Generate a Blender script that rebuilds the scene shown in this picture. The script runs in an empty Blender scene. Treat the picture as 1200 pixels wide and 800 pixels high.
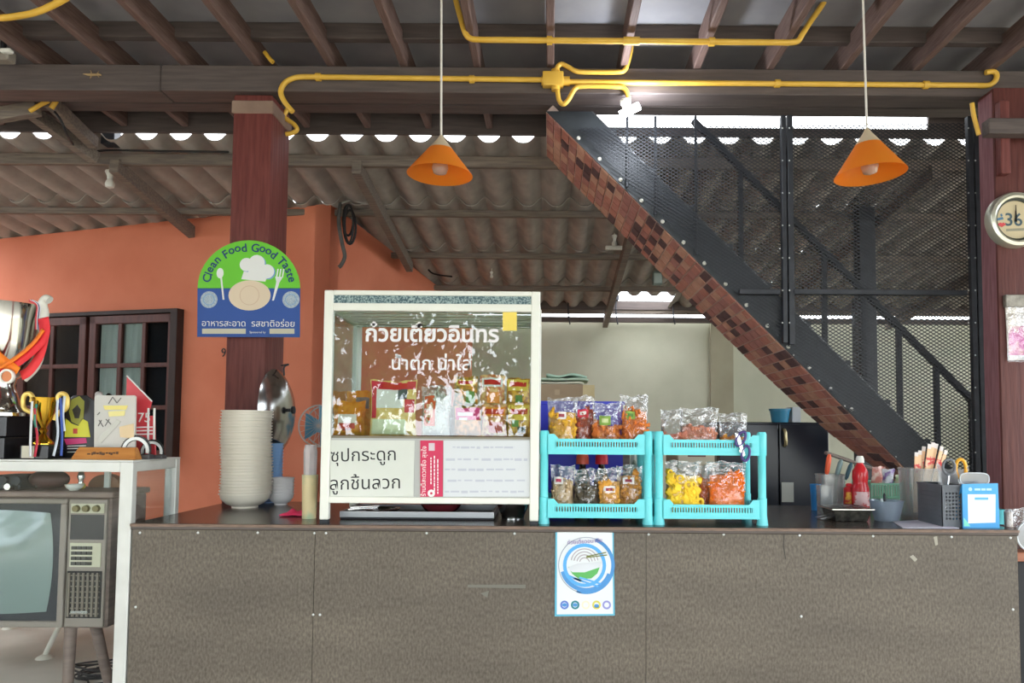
import bpy, bmesh, math, random
from mathutils import Vector, Matrix, Euler
random.seed(7)
SC = bpy.context.scene
COL = SC.collection
PI = math.pi
def R(a): return math.radians(a)

# ------------------------------------------------------------------ camera
F = 850.0; CZ = 1.29; PITCH = R(3.0); ROLL = R(0.42)
SHX = -0.0375; SHY = 0.0504
PPX = 600 - SHX * 1200; PPY = 400 + SHY * 1200
cam_d = bpy.data.cameras.new('camera'); cam_d.sensor_width = 36; cam_d.lens = F / 1200 * 36
cam_d.shift_x = SHX; cam_d.shift_y = SHY; cam_d.clip_start = 0.05; cam_d.clip_end = 200
cam = bpy.data.objects.new('camera', cam_d); COL.objects.link(cam)
CAMROT = Matrix.Rotation(PI / 2 + PITCH, 4, 'X') @ Matrix.Rotation(ROLL, 4, 'Z')
cam.matrix_world = Matrix.Translation((0, 0, CZ)) @ CAMROT
SC.camera = cam
# ------------------------------------------------------------------ sky and exposure
w = bpy.data.worlds.new('overcast_sky'); SC.world = w; w.use_nodes = True
nt = w.node_tree; bg = nt.nodes['Background']
tc = nt.nodes.new('ShaderNodeTexCoord'); sp = nt.nodes.new('ShaderNodeSeparateXYZ')
rmp = nt.nodes.new('ShaderNodeValToRGB')
nt.links.new(tc.outputs['Generated'], sp.inputs[0]); nt.links.new(sp.outputs['Z'], rmp.inputs[0])
rmp.color_ramp.elements[0].position = 0.0; rmp.color_ramp.elements[0].color = (0.80, 0.86, 0.92, 1)
rmp.color_ramp.elements[1].position = 0.6; rmp.color_ramp.elements[1].color = (0.92, 0.96, 1.0, 1)
nt.links.new(rmp.outputs[0], bg.inputs[0]); bg.inputs[1].default_value = 4.5
SC.view_settings.view_transform = 'Standard'; SC.view_settings.look = 'None'
SC.view_settings.exposure = 0.85; SC.view_settings.gamma = 1.0
SC.view_settings.use_curve_mapping = False
SC.cycles.max_bounces = 8; SC.cycles.diffuse_bounces = 4; SC.cycles.transparent_max_bounces = 24
SC.cycles.caustics_reflective = False; SC.cycles.caustics_refractive = False

# ------------------------------------------------------------------ helpers
def ray(px, py):
    d = Vector(((px - PPX) / F, -(py - PPY) / F, -1.0))
    return CAMROT.to_3x3() @ d
def P(px, py, Y):
    d = ray(px, py); t = Y / d.y
    return Vector((d.x * t, Y, CZ + d.z * t))
def PZ(px, py, Z):
    d = ray(px, py); t = (Z - CZ) / d.z
    return Vector((d.x * t, d.y * t, Z))
def M_(px, Y): return px * Y / F            # pixels to metres at depth Y

def lin(c):
    return tuple(((v / 255) / 12.92 if v / 255 <= 0.04045 else ((v / 255 + 0.055) / 1.055) ** 2.4) for v in c) + (1,)
MATS = {}
def mat(name, c1, c2=None, rough=0.6, scale=8, stretch=(1, 1, 1), bump=0.0, metal=0.0, detail=4, spec=0.4,
        lo=0.35, hi=0.65, trans=0.0, emit=0.0, bscale=None, coat=0.0):
    if name in MATS: return MATS[name]
    m = bpy.data.materials.new(name); m.use_nodes = True; n = m.node_tree.nodes; l = m.node_tree.links
    b = n['Principled BSDF']
    b.inputs['Roughness'].default_value = rough; b.inputs['Metallic'].default_value = metal
    b.inputs['Specular IOR Level'].default_value = spec; b.inputs['Coat Weight'].default_value = coat
    b.inputs['Base Color'].default_value = lin(c1)
    if c2 or bump:
        t = n.new('ShaderNodeTexCoord'); mp = n.new('ShaderNodeMapping'); l.new(t.outputs['Object'], mp.inputs[0])
        mp.inputs['Scale'].default_value = stretch
        no = n.new('ShaderNodeTexNoise'); no.inputs['Scale'].default_value = scale; no.inputs['Detail'].default_value = detail
        l.new(mp.outputs[0], no.inputs[0])
        if c2:
            r = n.new('ShaderNodeValToRGB'); l.new(no.outputs['Fac'], r.inputs[0])
            r.color_ramp.elements[0].position = lo; r.color_ramp.elements[0].color = lin(c1)
            r.color_ramp.elements[1].position = hi; r.color_ramp.elements[1].color = lin(c2)
            l.new(r.outputs[0], b.inputs['Base Color'])
        if bump:
            src = no
            if bscale:
                src = n.new('ShaderNodeTexNoise'); src.inputs['Scale'].default_value = bscale; l.new(mp.outputs[0], src.inputs[0])
            bp = n.new('ShaderNodeBump'); bp.inputs['Strength'].default_value = bump; bp.inputs['Distance'].default_value = 0.01
            l.new(src.outputs['Fac'], bp.inputs['Height']); l.new(bp.outputs[0], b.inputs['Normal'])
    if trans:
        tr = n.new('ShaderNodeBsdfTranslucent'); tr.inputs[0].default_value = lin(c1)
        mx = n.new('ShaderNodeMixShader'); mx.inputs[0].default_value = trans
        l.new(b.outputs[0], mx.inputs[1]); l.new(tr.outputs[0], mx.inputs[2])
        l.new(mx.outputs[0], n['Material Output'].inputs[0])
    if emit:
        b.inputs['Emission Color'].default_value = lin(c1); b.inputs['Emission Strength'].default_value = emit
    MATS[name] = m
    return m
def film(name, tint=(255, 255, 255), refl=0.10, rough=0.05, bump=0.0, bscale=30, body=0.0, bodycol=(255, 255, 255), fres=0.6):
    """thin clear sheet: transparent, with Fresnel gloss (glass, bags, clear plastic)"""
    if name in MATS: return MATS[name]
    m = bpy.data.materials.new(name); m.use_nodes = True; n = m.node_tree.nodes; l = m.node_tree.links
    n.remove(n['Principled BSDF'])
    tr = n.new('ShaderNodeBsdfTransparent'); tr.inputs[0].default_value = lin(tint)
    gl = n.new('ShaderNodeBsdfGlossy'); gl.inputs['Roughness'].default_value = rough
    fr = n.new('ShaderNodeLayerWeight'); fr.inputs['Blend'].default_value = 0.25
    ma = n.new('ShaderNodeMath'); ma.operation = 'MULTIPLY_ADD'; ma.inputs[1].default_value = fres; ma.inputs[2].default_value = refl
    l.new(fr.outputs['Fresnel'], ma.inputs[0]); ma.use_clamp = True
    mx = n.new('ShaderNodeMixShader'); l.new(ma.outputs[0], mx.inputs[0]); l.new(tr.outputs[0], mx.inputs[1]); l.new(gl.outputs[0], mx.inputs[2])
    out = mx
    if body:
        df = n.new('ShaderNodeBsdfDiffuse'); df.inputs[0].default_value = lin(bodycol)
        tl = n.new('ShaderNodeBsdfTranslucent'); tl.inputs[0].default_value = lin(bodycol)
        m1 = n.new('ShaderNodeMixShader'); m1.inputs[0].default_value = 0.45; l.new(df.outputs[0], m1.inputs[1]); l.new(tl.outputs[0], m1.inputs[2])
        m2 = n.new('ShaderNodeMixShader'); m2.inputs[0].default_value = body; l.new(mx.outputs[0], m2.inputs[1]); l.new(m1.outputs[0], m2.inputs[2]); out = m2
    if bump:
        t = n.new('ShaderNodeTexCoord'); no = n.new('ShaderNodeTexNoise'); no.inputs['Scale'].default_value = bscale; no.inputs['Detail'].default_value = 3
        l.new(t.outputs['Object'], no.inputs[0]); bp = n.new('ShaderNodeBump'); bp.inputs['Strength'].default_value = bump; bp.inputs['Distance'].default_value = 0.02
        l.new(no.outputs['Fac'], bp.inputs['Height']); l.new(bp.outputs[0], gl.inputs['Normal'])
    l.new(out.outputs[0], n['Material Output'].inputs[0])
    MATS[name] = m
    return m

def tag(o, label=None, cat=None, group=None, kind=None):
    if label: o['label'] = label
    if cat: o['category'] = cat
    if group: o['group'] = group
    if kind: o['kind'] = kind
    return o
def thing(name, label, cat, loc=(0, 0, 0), group=None, rz=0.0):
    o = bpy.data.objects.new(name, None); COL.objects.link(o); o.location = loc; o.rotation_euler = (0, 0, rz)
    o.empty_display_size = 0.05
    return tag(o, label, cat, group)
def wloc(o):
    v = Vector((0, 0, 0))
    while o: v = v + Vector(o.location); o = o.parent
    return v

class MB:
    """collects shapes (world coordinates unless built with local=True); build() links them as ONE mesh object"""
    def __init__(s): s.v = []; s.f = []
    def add(s, vs, fs, mx=None):
        k = len(s.v); s.v += [(mx @ Vector(p) if mx else Vector(p)) for p in vs]; s.f += [tuple(i + k for i in f) for f in fs]; return s
    def box(s, c, d, mx=None, taper=1.0):
        x, y, z = d[0] / 2, d[1] / 2, d[2] / 2; c = Vector(c)
        vs = [c + Vector((a * x * (taper if e > 0 else 1), b * y * (taper if e > 0 else 1), e * z)) for e in (-1, 1) for a, b in ((-1, -1), (1, -1), (1, 1), (-1, 1))]
        return s.add(vs, [(3, 2, 1, 0), (4, 5, 6, 7), (0, 1, 5, 4), (1, 2, 6, 5), (2, 3, 7, 6), (3, 0, 4, 7)], mx)
    def span(s, x0, x1, y0, y1, z0, z1, mx=None):
        return s.box(((x0 + x1) / 2, (y0 + y1) / 2, (z0 + z1) / 2), (abs(x1 - x0), abs(y1 - y0), abs(z1 - z0)), mx)
    def bar(s, a, b, wd, th, up=(0, 0, 1), mx=None):
        """rectangular bar from a to b: wd across, th along up"""
        a = Vector(a); b = Vector(b); d = (b - a).normalized(); u = Vector(up); x = d.cross(u)
        if x.length < 1e-6: u = Vector((0, 1, 0)); x = d.cross(u)
        x.normalize(); u = x.cross(d).normalized(); x *= wd / 2; u *= th / 2
        vs = [p + i * x + j * u for p in (a, b) for i, j in ((-1, -1), (1, -1), (1, 1), (-1, 1))]
        return s.add(vs, [(3, 2, 1, 0), (4, 5, 6, 7), (0, 1, 5, 4), (1, 2, 6, 5), (2, 3, 7, 6), (3, 0, 4, 7)], mx)
    def tube(s, pts, r, n=8, mx=None, caps=True):
        pts = [Vector(p) for p in pts]; rs = r if isinstance(r, (list, tuple)) else [r] * len(pts)
        vs = []; fs = []; up = None
        for i, p in enumerate(pts):
            d = (pts[min(i + 1, len(pts) - 1)] - pts[max(i - 1, 0)]).normalized()
            if up is None:
                up = Vector((0, 0, 1)) if abs(d.z) < 0.9 else Vector((1, 0, 0))
            x = d.cross(up)
            if x.length < 1e-5: x = d.cross(Vector((0, 1, 0.3)))
            x.normalize(); up = x.cross(d).normalized()
            for k in range(n):
                a = 2 * PI * k / n; vs.append(p + (x * math.cos(a) + up * math.sin(a)) * rs[i])
        for i in range(len(pts) - 1):
            for k in range(n):
                fs.append((i * n + k, i * n + (k + 1) % n, (i + 1) * n + (k + 1) % n, (i + 1) * n + k))
        if caps:
            fs.append(tuple(range(n))[::-1]); fs.append(tuple(range((len(pts) - 1) * n, len(pts) * n)))
        return s.add(vs, fs, mx)
    def cyl(s, a, b, r0, r1=None, n=16, mx=None): return s.tube([a, b], [r0, r0 if r1 is None else r1], n, mx)
    def lathe(s, prof, c=(0, 0, 0), n=24, mx=None, sx=1, sy=1, caps=True):
        """prof: (radius, z) pairs turned about the vertical through c"""
        c = Vector(c); vs = []; fs = []
        for r, z in prof:
            for k in range(n):
                a = 2 * PI * k / n; vs.append(c + Vector((r * sx * math.cos(a), r * sy * math.sin(a), z)))
        for i in range(len(prof) - 1):
            for k in range(n):
                fs.append((i * n + k, i * n + (k + 1) % n, (i + 1) * n + (k + 1) % n, (i + 1) * n + k))
        if caps:
            if prof[0][0] > 1e-6: fs.append(tuple(range(n))[::-1])
            if prof[-1][0] > 1e-6: fs.append(tuple(range((len(prof) - 1) * n, len(prof) * n)))
        return s.add(vs, fs, mx)
    def prism(s, poly, y0, y1, mx=None):
        """poly of (x, z) points, extruded between depths y0 (front) and y1"""
        n = len(poly); a = sum(poly[i][0] * poly[(i + 1) % n][1] - poly[(i + 1) % n][0] * poly[i][1] for i in range(n))
        if a < 0: poly = poly[::-1]
        vs = [(x, y0, z) for x, z in poly] + [(x, y1, z) for x, z in poly]
        fs = [tuple(range(n)), tuple(range(n, 2 * n))[::-1]] + [(i, i + n, (i + 1) % n + n, (i + 1) % n) for i in range(n)]
        return s.add(vs, fs, mx)
    def disc(s, x, z, r, y0, y1, n=24, sx=1.0, rot=0.0, mx=None):
        pts = []
        for k in range(n):
            a = 2 * PI * k / n; u = r * sx * math.cos(a); v = r * math.sin(a)
            pts.append((x + u * math.cos(rot) - v * math.sin(rot), z + u * math.sin(rot) + v * math.cos(rot)))
        return s.prism(pts, y0, y1, mx)
    def ring(s, x, z, r0, r1, y0, y1, a0=0.0, a1=2 * PI, n=32, mx=None):
        for k in range(n):
            b = a0 + (a1 - a0) * k / n; c = a0 + (a1 - a0) * (k + 1) / n
            s.prism([(x + r0 * math.cos(b), z + r0 * math.sin(b)), (x + r1 * math.cos(b), z + r1 * math.sin(b)),
                     (x + r1 * math.cos(c), z + r1 * math.sin(c)), (x + r0 * math.cos(c), z + r0 * math.sin(c))], y0, y1, mx)
        return s
    def grid(s, fn, nu, nv, mx=None, closed_u=False):
        vs = [fn(i / nu, j / nv) for j in range(nv + 1) for i in range(nu + 1)]
        fs = [(j * (nu + 1) + i, j * (nu + 1) + i + 1, (j + 1) * (nu + 1) + i + 1, (j + 1) * (nu + 1) + i) for j in range(nv) for i in range(nu)]
        return s.add(vs, fs, mx)
    def blob(s, c, r, n=8, m=6, mx=None, jit=0.0):
        """ellipsoid with radii r"""
        vs = []; fs = []; c = Vector(c)
        for j in range(m + 1):
            t = PI * j / m
            for i in range(n):
                a = 2 * PI * i / n; q = 1 + random.uniform(-jit, jit)
                vs.append(c + Vector((r[0] * math.sin(t) * math.cos(a) * q, r[1] * math.sin(t) * math.sin(a) * q, -r[2] * math.cos(t))))
        for j in range(m):
            for i in range(n): fs.append((j * n + i, j * n + (i + 1) % n, (j + 1) * n + (i + 1) % n, (j + 1) * n + i))
        return s.add(vs, fs, mx)
    def mesh(s, name, off=Vector((0, 0, 0)), bevel=0.0, smooth=False, segs=1, weld=False):
        me = bpy.data.meshes.new(name); me.from_pydata([tuple(p - off) for p in s.v], [], s.f)
        if bevel or weld:
            b = bmesh.new(); b.from_mesh(me)
            if weld: bmesh.ops.remove_doubles(b, verts=b.verts, dist=1e-5)
            if bevel:
                es = [e for e in b.edges if len(e.link_faces) == 2 and e.calc_face_angle(0) > 0.6]
                bmesh.ops.bevel(b, geom=es, offset=bevel, segments=segs, affect='EDGES', profile=0.6, clamp_overlap=True)
            b.to_mesh(me); b.free()
        if smooth:
            me.polygons.foreach_set('use_smooth', [True] * len(me.polygons))
            try: me.set_sharp_from_angle(angle=R(smooth if smooth is not True else 50))
            except Exception: pass
        me.update()
        return me
    def build(s, name, m, parent=None, local=False, bevel=0.0, smooth=False, segs=1, label=None, kind=None, weld=False):
        off = Vector((0, 0, 0)) if (local or parent is None) else wloc(parent)
        me = s.mesh(name, off, bevel, smooth, segs, weld)
        if m: me.materials.append(m)
        o = bpy.data.objects.new(name, me); COL.objects.link(o)
        if parent: o.parent = parent
        if label: o['label'] = label
        if kind: o['kind'] = kind
        return o
def place(name, me, loc, parent=None, rot=(0, 0, 0), m=None):
    """object sharing mesh data, loc in world coordinates (unrotated parents)"""
    o = bpy.data.objects.new(name, me); COL.objects.link(o); o.rotation_euler = rot
    o.location = Vector(loc) - (wloc(parent) if parent else Vector((0, 0, 0)))
    if parent: o.parent = parent
    return o
def copy_tree(o, loc, label=None, parent=None, rz=None):
    c = o.copy(); COL.objects.link(c)
    if parent: c.parent = parent
    else: c.location = loc
    if rz is not None: c.rotation_euler.z = rz
    if label: c['label'] = label
    for ch in list(o.children): copy_tree(ch, None, None, c)
    return c
def struct(o, label=None): return tag(o, label, None, None, 'structure')
RX90 = Matrix.Rotation(PI / 2, 4, 'X')
def text(name, s, size, m, parent, pos, width=None, extrude=0.0006, mx=None, bold=0.0, align='CENTER', rotz=0.0, squash=None):
    """flat lettering facing -Y at pos (world); width fits the line to that many metres"""
    cu = bpy.data.curves.new(name, 'FONT'); cu.body = s; cu.size = size; cu.extrude = extrude; cu.offset = bold
    cu.align_x = align; cu.align_y = 'CENTER'; cu.resolution_u = 3
    o = bpy.data.objects.new(name, cu); COL.objects.link(o)
    dg = bpy.context.evaluated_depsgraph_get(); me = bpy.data.meshes.new_from_object(o.evaluated_get(dg)); bpy.data.objects.remove(o)
    xs = [v.co.x for v in me.vertices]; zs = [v.co.y for v in me.vertices]
    sc = 1.0
    if width and xs: sc = width / max(1e-6, max(xs) - min(xs))
    sy = squash / max(1e-6, max(zs) - min(zs)) if squash else sc
    cx = (max(xs) + min(xs)) / 2 if xs and align == 'CENTER' else 0; cy = (max(zs) + min(zs)) / 2 if zs else 0
    base = wloc(parent) if parent else Vector((0, 0, 0))
    T = Matrix.Translation(Vector(pos) - base) @ (mx or Matrix()) @ RX90 @ Matrix.Rotation(rotz, 4, 'Z') @ Matrix.Diagonal((sc, sy, 1, 1)) @ Matrix.Translation((-cx, -cy, 0))
    me.transform(T); me.materials.clear(); me.materials.append(m)
    q = bpy.data.objects.new(name, me); COL.objects.link(q)
    if parent: q.parent = parent
    return q
def smoothpts(pts, k=6):
    """Catmull-Rom through pts"""
    pts = [Vector(p) for p in pts]; out = []
    for i in range(len(pts) - 1):
        a = pts[max(i - 1, 0)]; b = pts[i]; c = pts[i + 1]; d = pts[min(i + 2, len(pts) - 1)]
        for j in range(k):
            t = j / k
            out.append(0.5 * ((2 * b) + (c - a) * t + (2 * a - 5 * b + 4 * c - d) * t * t + (3 * b - a - 3 * c + d) * t ** 3))
    out.append(pts[-1]); return out
# ------------------------------------------------------------------ materials of the setting
M_BEAM = mat('dark_painted_timber', (80, 71, 69), (96, 85, 81), 0.6, 5, (1, 12, 12), 0.06)
M_RAFT = mat('brown_rafter_timber', (98, 76, 70), (122, 100, 92), 0.7, 9, (14, 1, 14), 0.15)
M_PURL = mat('grey_purlin_timber', (104, 94, 88), (132, 120, 108), 0.75, 6, (1, 14, 14), 0.2)
M_SHEET = mat('dusty_ceiling_board', (134, 133, 138), (154, 152, 154), 0.85, 3, (1, 1, 1), 0.1)
M_TILE = mat('weathered_cement_roof_tile', (152, 146, 140), (178, 170, 162), 0.85, 5, (1.5, 1, 1), 0.15)
M_POST = mat('red_brown_stained_timber', (98, 46, 42), (118, 62, 56), 0.55, 7, (9, 9, 0.7), 0.35)
M_ORANGE = mat('orange_painted_plaster', (208, 120, 90), (218, 132, 102), 0.85, 2.2, (1, 1, 1), 0.05, bscale=30)
M_CREAM = mat('cream_painted_plaster', (186, 187, 166), (202, 202, 182), 0.85, 1.6, (1, 1, 1), 0.05, bscale=30)
M_FLOOR = mat('worn_concrete', (184, 178, 166), (202, 196, 184), 0.75, 3, (1, 1, 1), 0.12)
M_BLACK = mat('black_painted_steel', (34, 36, 42), (46, 48, 54), 0.5, 20)
M_STRINGER = mat('dark_grey_steel_plate', (52, 56, 60), (62, 66, 70), 0.5, 12)
M_WHITE = mat('white_enamel', (225, 224, 216), None, 0.45)
M_MORTAR = mat('grey_pink_mortar', (206, 180, 166), (216, 192, 178), 0.9, 30)

# ------------------------------------------------------------------ floor and surroundings
fl = struct(MB().span(-7, 7, -9, 9, -0.06, 0).build('floor', M_FLOOR), 'worn grey concrete floor')
M_GROUND = mat('sandy_yard_soil', (150, 138, 118), (120, 118, 92), 0.95, 0.8)
struct(MB().span(-30, 30, -40, 30, -0.14, -0.065).build('ground', M_GROUND), 'sandy yard around the shelter')

# ------------------------------------------------------------------ front roof: boards, rafters, purlins
YB = 3.40                                   # front face of the main beam
ZR = P(645, 79, YB).z                       # underside of the rafters
ceil = MB().span(-6.5, 6.5, -2.6, 4.15, ZR + 0.145, ZR + 0.165).build('ceiling', M_SHEET)
struct(ceil, 'dark boarded roof over rafters')
px0 = P(645, 79, YB).x; stepx = M_(88.2, YB)
rm = MB().span(-0.018, 0.018, -2.6, 4.12, 0, 0.115).mesh('rafter', bevel=0.004); rm.materials.append(M_RAFT)
rs = MB().span(-0.018, 0.018, -2.6, 3.83, 0, 0.115).mesh('rafter', bevel=0.004); rs.materials.append(M_RAFT)   # cut short along the daylight slot
for k in range(-17, 18):
    xr = px0 + k * stepx; place('rafter', rs if 0.0 < xr < 2.35 else rm, (xr, 0, ZR), ceil)
pm = MB().span(-6.5, 6.5, -0.022, 0.022, 0, 0.075).mesh('purlin', bevel=0.003); pm.materials.append(M_BEAM)
for y in (-1.6, -0.6, 0.4, 1.4, 2.36, 3.30, 4.06): place('purlin', pm, (0, y, ZR + 0.07), ceil)

# main beam (two lengths), second beam behind, and fascia with the long slot
zb0 = P(300, 107, YB).z; zb1 = ZR
sx = P(188, 90, YB).x
bm_ = struct(MB().span(-6.5, sx - 0.0015, YB, YB + 0.13, zb0, zb1).build('trim_1', M_BEAM, bevel=0.004), 'left length of the long dark timber beam')
struct(MB().span(sx + 0.0015, 6.5, YB, YB + 0.13, zb0 + 0.002, zb1).build('trim_2', M_BEAM, bevel=0.004), 'right length of the long dark timber beam')
zc = P(300, 122, 3.74).z
struct(MB().span(-6.5, 6.5, 3.74, 3.84, zc, ZR - 0.001).build('trim_3', M_BEAM, bevel=0.004), 'dark timber beam behind the long front beam')
YF = 4.125; ZF = P(400, 156.5, YF).z
xa = P(690, 145, YF).x; xb = P(1088, 145, YF).x; zs0 = P(880, 150, YF).z; zs1 = P(880, 134, YF).z
fa = MB()
fa.span(-6.5, xa, YF, YF + 0.02, ZF, ZR + 0.17); fa.span(xb, 6.5, YF, YF + 0.02, ZF, ZR + 0.17)
fa.span(xa, xb, YF, YF + 0.02, ZF, zs0); fa.span(xa, xb, YF, YF + 0.02, zs1, ZR + 0.17)
struct(fa.build('trim_4', M_BEAM), 'dark fascia board with a long open daylight slot')

# ------------------------------------------------------------------ lean-to roof of corrugated cement tiles
SL = 0.11; Y0 = 4.2; Z0 = ZF - 0.003
def zroof(y): return Z0 - SL * (y - Y0)
PITCHX = 0.2; AMP = 0.032; NW = 3; LEN = 0.88
lean = struct(bpy.data.objects.new('ceiling_rear', None), 'lean-to roof of weathered corrugated cement tiles'); COL.objects.link(lean)
lean.location = (0, Y0, Z0)
def sheet_mesh(length):
    mb = MB(); n = NW * 10
    L = length + 0.10; th = 0.007
    def prof(u):
        c = math.cos(2 * PI * u * NW + PI)
        return AMP * (2 * ((1 + c) / 2) ** 1.7 - 1)
    vs = []; fs = []
    for zz in (0, th):
        for yy, dz in ((-0.05, -0.012), (L - 0.05, 0.004)):
            for i in range(n + 1):
                u = i / n; vs.append((u * NW * PITCHX, yy, prof(u) - SL * yy + dz + zz))
    k = n + 1
    for i in range(n):
        fs.append((i, i + k, i + k + 1, i + 1)); fs.append((2 * k + i, 2 * k + i + 1, 3 * k + i + 1, 3 * k + i))
        fs.append((i, i + 1, 2 * k + i + 1, 2 * k + i)); fs.append((k + i, 3 * k + i, 3 * k + i + 1, k + i + 1))
    mb.add(vs, fs)
    me = mb.mesh('roof_tile', smooth=40); me.materials.append(M_TILE); return me
tile = sheet_mesh(LEN); tile_s = sheet_mesh(0.30)
hole_x = P(782, 345, 7.3).x
for r in range(4):
    for c in range(-8, 9):
        x0 = c * NW * PITCHX + px0 * 0 + 0.03
        me = tile
        if r == 3: me = tile_s if (x0 <= hole_x < x0 + NW * PITCHX) else tile
        place('roof_tile', me, (x0, Y0 + r * LEN, zroof(Y0 + r * LEN)), lean)
for i, y in enumerate((4.31, 5.10, 5.96, 6.83, 7.62)):
    h = 0.066 if i == 0 else 0.045; z = zroof(y) - AMP - 0.016
    MB().span(-5.4, 5.4, y - 0.02, y + 0.02, z - h, z).build('purlin', M_PURL, lean, bevel=0.003)
for x, ye, yb in ((-2.62, 5.42, 4.26), (-1.17, 6.05, 4.26), (0.58, 7.86, 4.26), (2.3, 7.86, 4.26), (3.6, 7.86, 4.26)):
    o1 = Vector((x, yb, zroof(yb) - AMP - 0.105)); o2 = Vector((x * 1.02, ye, zroof(ye) - AMP - 0.105))
    MB().bar(o1, o2, 0.055, 0.085).build('rafter', M_PURL, lean, bevel=0.003)

# ------------------------------------------------------------------ the orange house and the cream back wall
TH = R(14); ct, st = math.cos(TH), math.sin(TH)
YC = 5.03; CX = P(388, 228, YC).x
YW = 7.85
def wall_poly(a, b, thick, name, m, zt0, zt1, label, nseg=10):
    a = Vector(a); b = Vector(b); d = (b - a).normalized(); nrm = Vector((-d.y, d.x, 0)) * thick
    mb = MB()
    q = []
    for i in range(2):
        p = (a, b)[i]; z = (zt0, zt1)[i]
        q += [Vector((p.x, p.y, 0)), Vector((p.x, p.y, z)), Vector((p.x, p.y, 0)) + nrm, Vector((p.x, p.y, z)) + nrm]
    mb.add(q, [(0, 4, 5, 1), (2, 3, 7, 6), (1, 5, 7, 3), (0, 1, 3, 2), (4, 6, 7, 5), (0, 2, 6, 4)])
    return struct(mb.build(name, m), label)
cor = Vector((CX, YC, 0)); lft = cor + Vector((-ct, st, 0)) * 4.4
wall_poly(lft, cor, 0.12, 'wall_left', M_ORANGE, zroof(lft.y) - AMP - 0.002, zroof(YC) - AMP - 0.002, 'orange plastered house wall with the window')
LW2 = (YW - YC) / ct; far = cor + Vector((st, ct, 0)) * LW2
wall_poly(cor, far, 0.12, 'wall_left_return', M_ORANGE, zroof(YC) - AMP - 0.002, zroof(YW) - AMP - 0.002, 'orange return wall behind the glass cabinet')
zbw = P(700, 377, YW).z
struct(MB().span(far.x - 0.3, 6, YW, YW + 0.12, 0, zbw).build('wall_back', M_CREAM), 'cream plastered back wall of the kitchen')
xp0 = P(832, 400, YW).x; xp1 = P(858, 400, YW).x
struct(MB().span(xp0, xp1, YW - 0.05, YW, 0, zbw).build('trim_5', mat('darker_cream_pilaster', (158, 152, 130), (176, 170, 146), 0.85, 2)), 'cream pilaster on the back wall')  # pilaster in a darker cream than the wall
zz0 = P(700, 374, YW - 0.08).z; zz1 = P(700, 371.5, YW - 0.08).z
struct(MB().span(far.x, 6, YW - 0.1, YW - 0.04, zz0 - 0.03, zz1).build('trim_6', M_BEAM), 'dark timber plate along the top of the back wall')
zz = zroof(7.72)
struct(MB().span(far.x, 6, 7.58, 7.64, P(700, 366, 7.6).z + 0.03, P(700, 356, 7.6).z + 0.03).build('trim_7', M_BEAM), 'dark timber plate carrying the roof edge')
# unseen low wall added to hold back light entering the kitchen from the right
struct(MB().span(5.3, 5.4, 3.6, YW, 0, 2.0).build('wall_added_right', M_CREAM), 'unseen low cream wall added to cut side light in the kitchen')
# unseen plank wall added to darken the left side and the window reflections
M_PLANK = mat('weathered_plank_wall', (96, 78, 66), (120, 100, 86), 0.8, 5, (1, 6, 1))
wl_ = struct(bpy.data.objects.new('wall_added_left', None), 'unseen plank wall added to darken the left side of the shelter'); COL.objects.link(wl_); wl_.location = (-6.6, 0, 0)
plk = MB().span(-0.012, 0.012, 0.003, 0.247, 0, 2.7).mesh('plank'); plk.materials.append(M_PLANK)
for k in range(36): place('plank', plk, (-6.6 + 0.004 * (k % 2), -2.4 + 0.25 * k, 0), wl_)

# ------------------------------------------------------------------ posts
def post(px0_, px1_, py, Y, name, label, dep=0.24):
    a = P(px0_, py, Y).x; b = P(px1_, py, Y).x
    o = MB().span(a, b, Y, Y + dep, 0, zb0 - 0.001).build(name, M_POST, bevel=0.012, segs=2, smooth=40)
    return struct(o, label), a, b
pl, pla, plb = post(271, 317, 200, 3.43, 'trim_8', 'red-brown timber post behind the bowl stacks')
zq = P(300, 133, 3.43).z
MB().span(pla - 0.006, plb + 0.006, 3.424, 3.68, zq, P(300, 118, 3.43).z).build('collar', mat('pale_wood_band', (128, 104, 92), (146, 122, 106), 0.7, 8), pl, bevel=0.004)
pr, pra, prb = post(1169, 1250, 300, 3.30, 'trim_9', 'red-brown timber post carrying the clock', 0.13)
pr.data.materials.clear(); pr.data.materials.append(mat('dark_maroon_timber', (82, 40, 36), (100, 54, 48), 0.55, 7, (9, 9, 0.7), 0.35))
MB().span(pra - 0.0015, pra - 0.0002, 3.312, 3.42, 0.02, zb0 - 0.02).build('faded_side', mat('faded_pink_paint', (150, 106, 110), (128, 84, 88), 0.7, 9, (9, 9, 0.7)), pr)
MB().span(pra + 0.002, P(1180, 160, 3.28).x, 3.255, 3.30, P(1165, 205, 3.28).z, P(1165, 120, 3.28).z).build('cleat', M_POST, pr, bevel=0.004)
MB().span(P(1158, 160, 3.2).x, P(1240, 160, 3.2).x, 3.19, 3.25, P(1180, 157, 3.2).z, P(1180, 139, 3.2).z).build('bracket', M_BEAM, pr, bevel=0.004)

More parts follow.
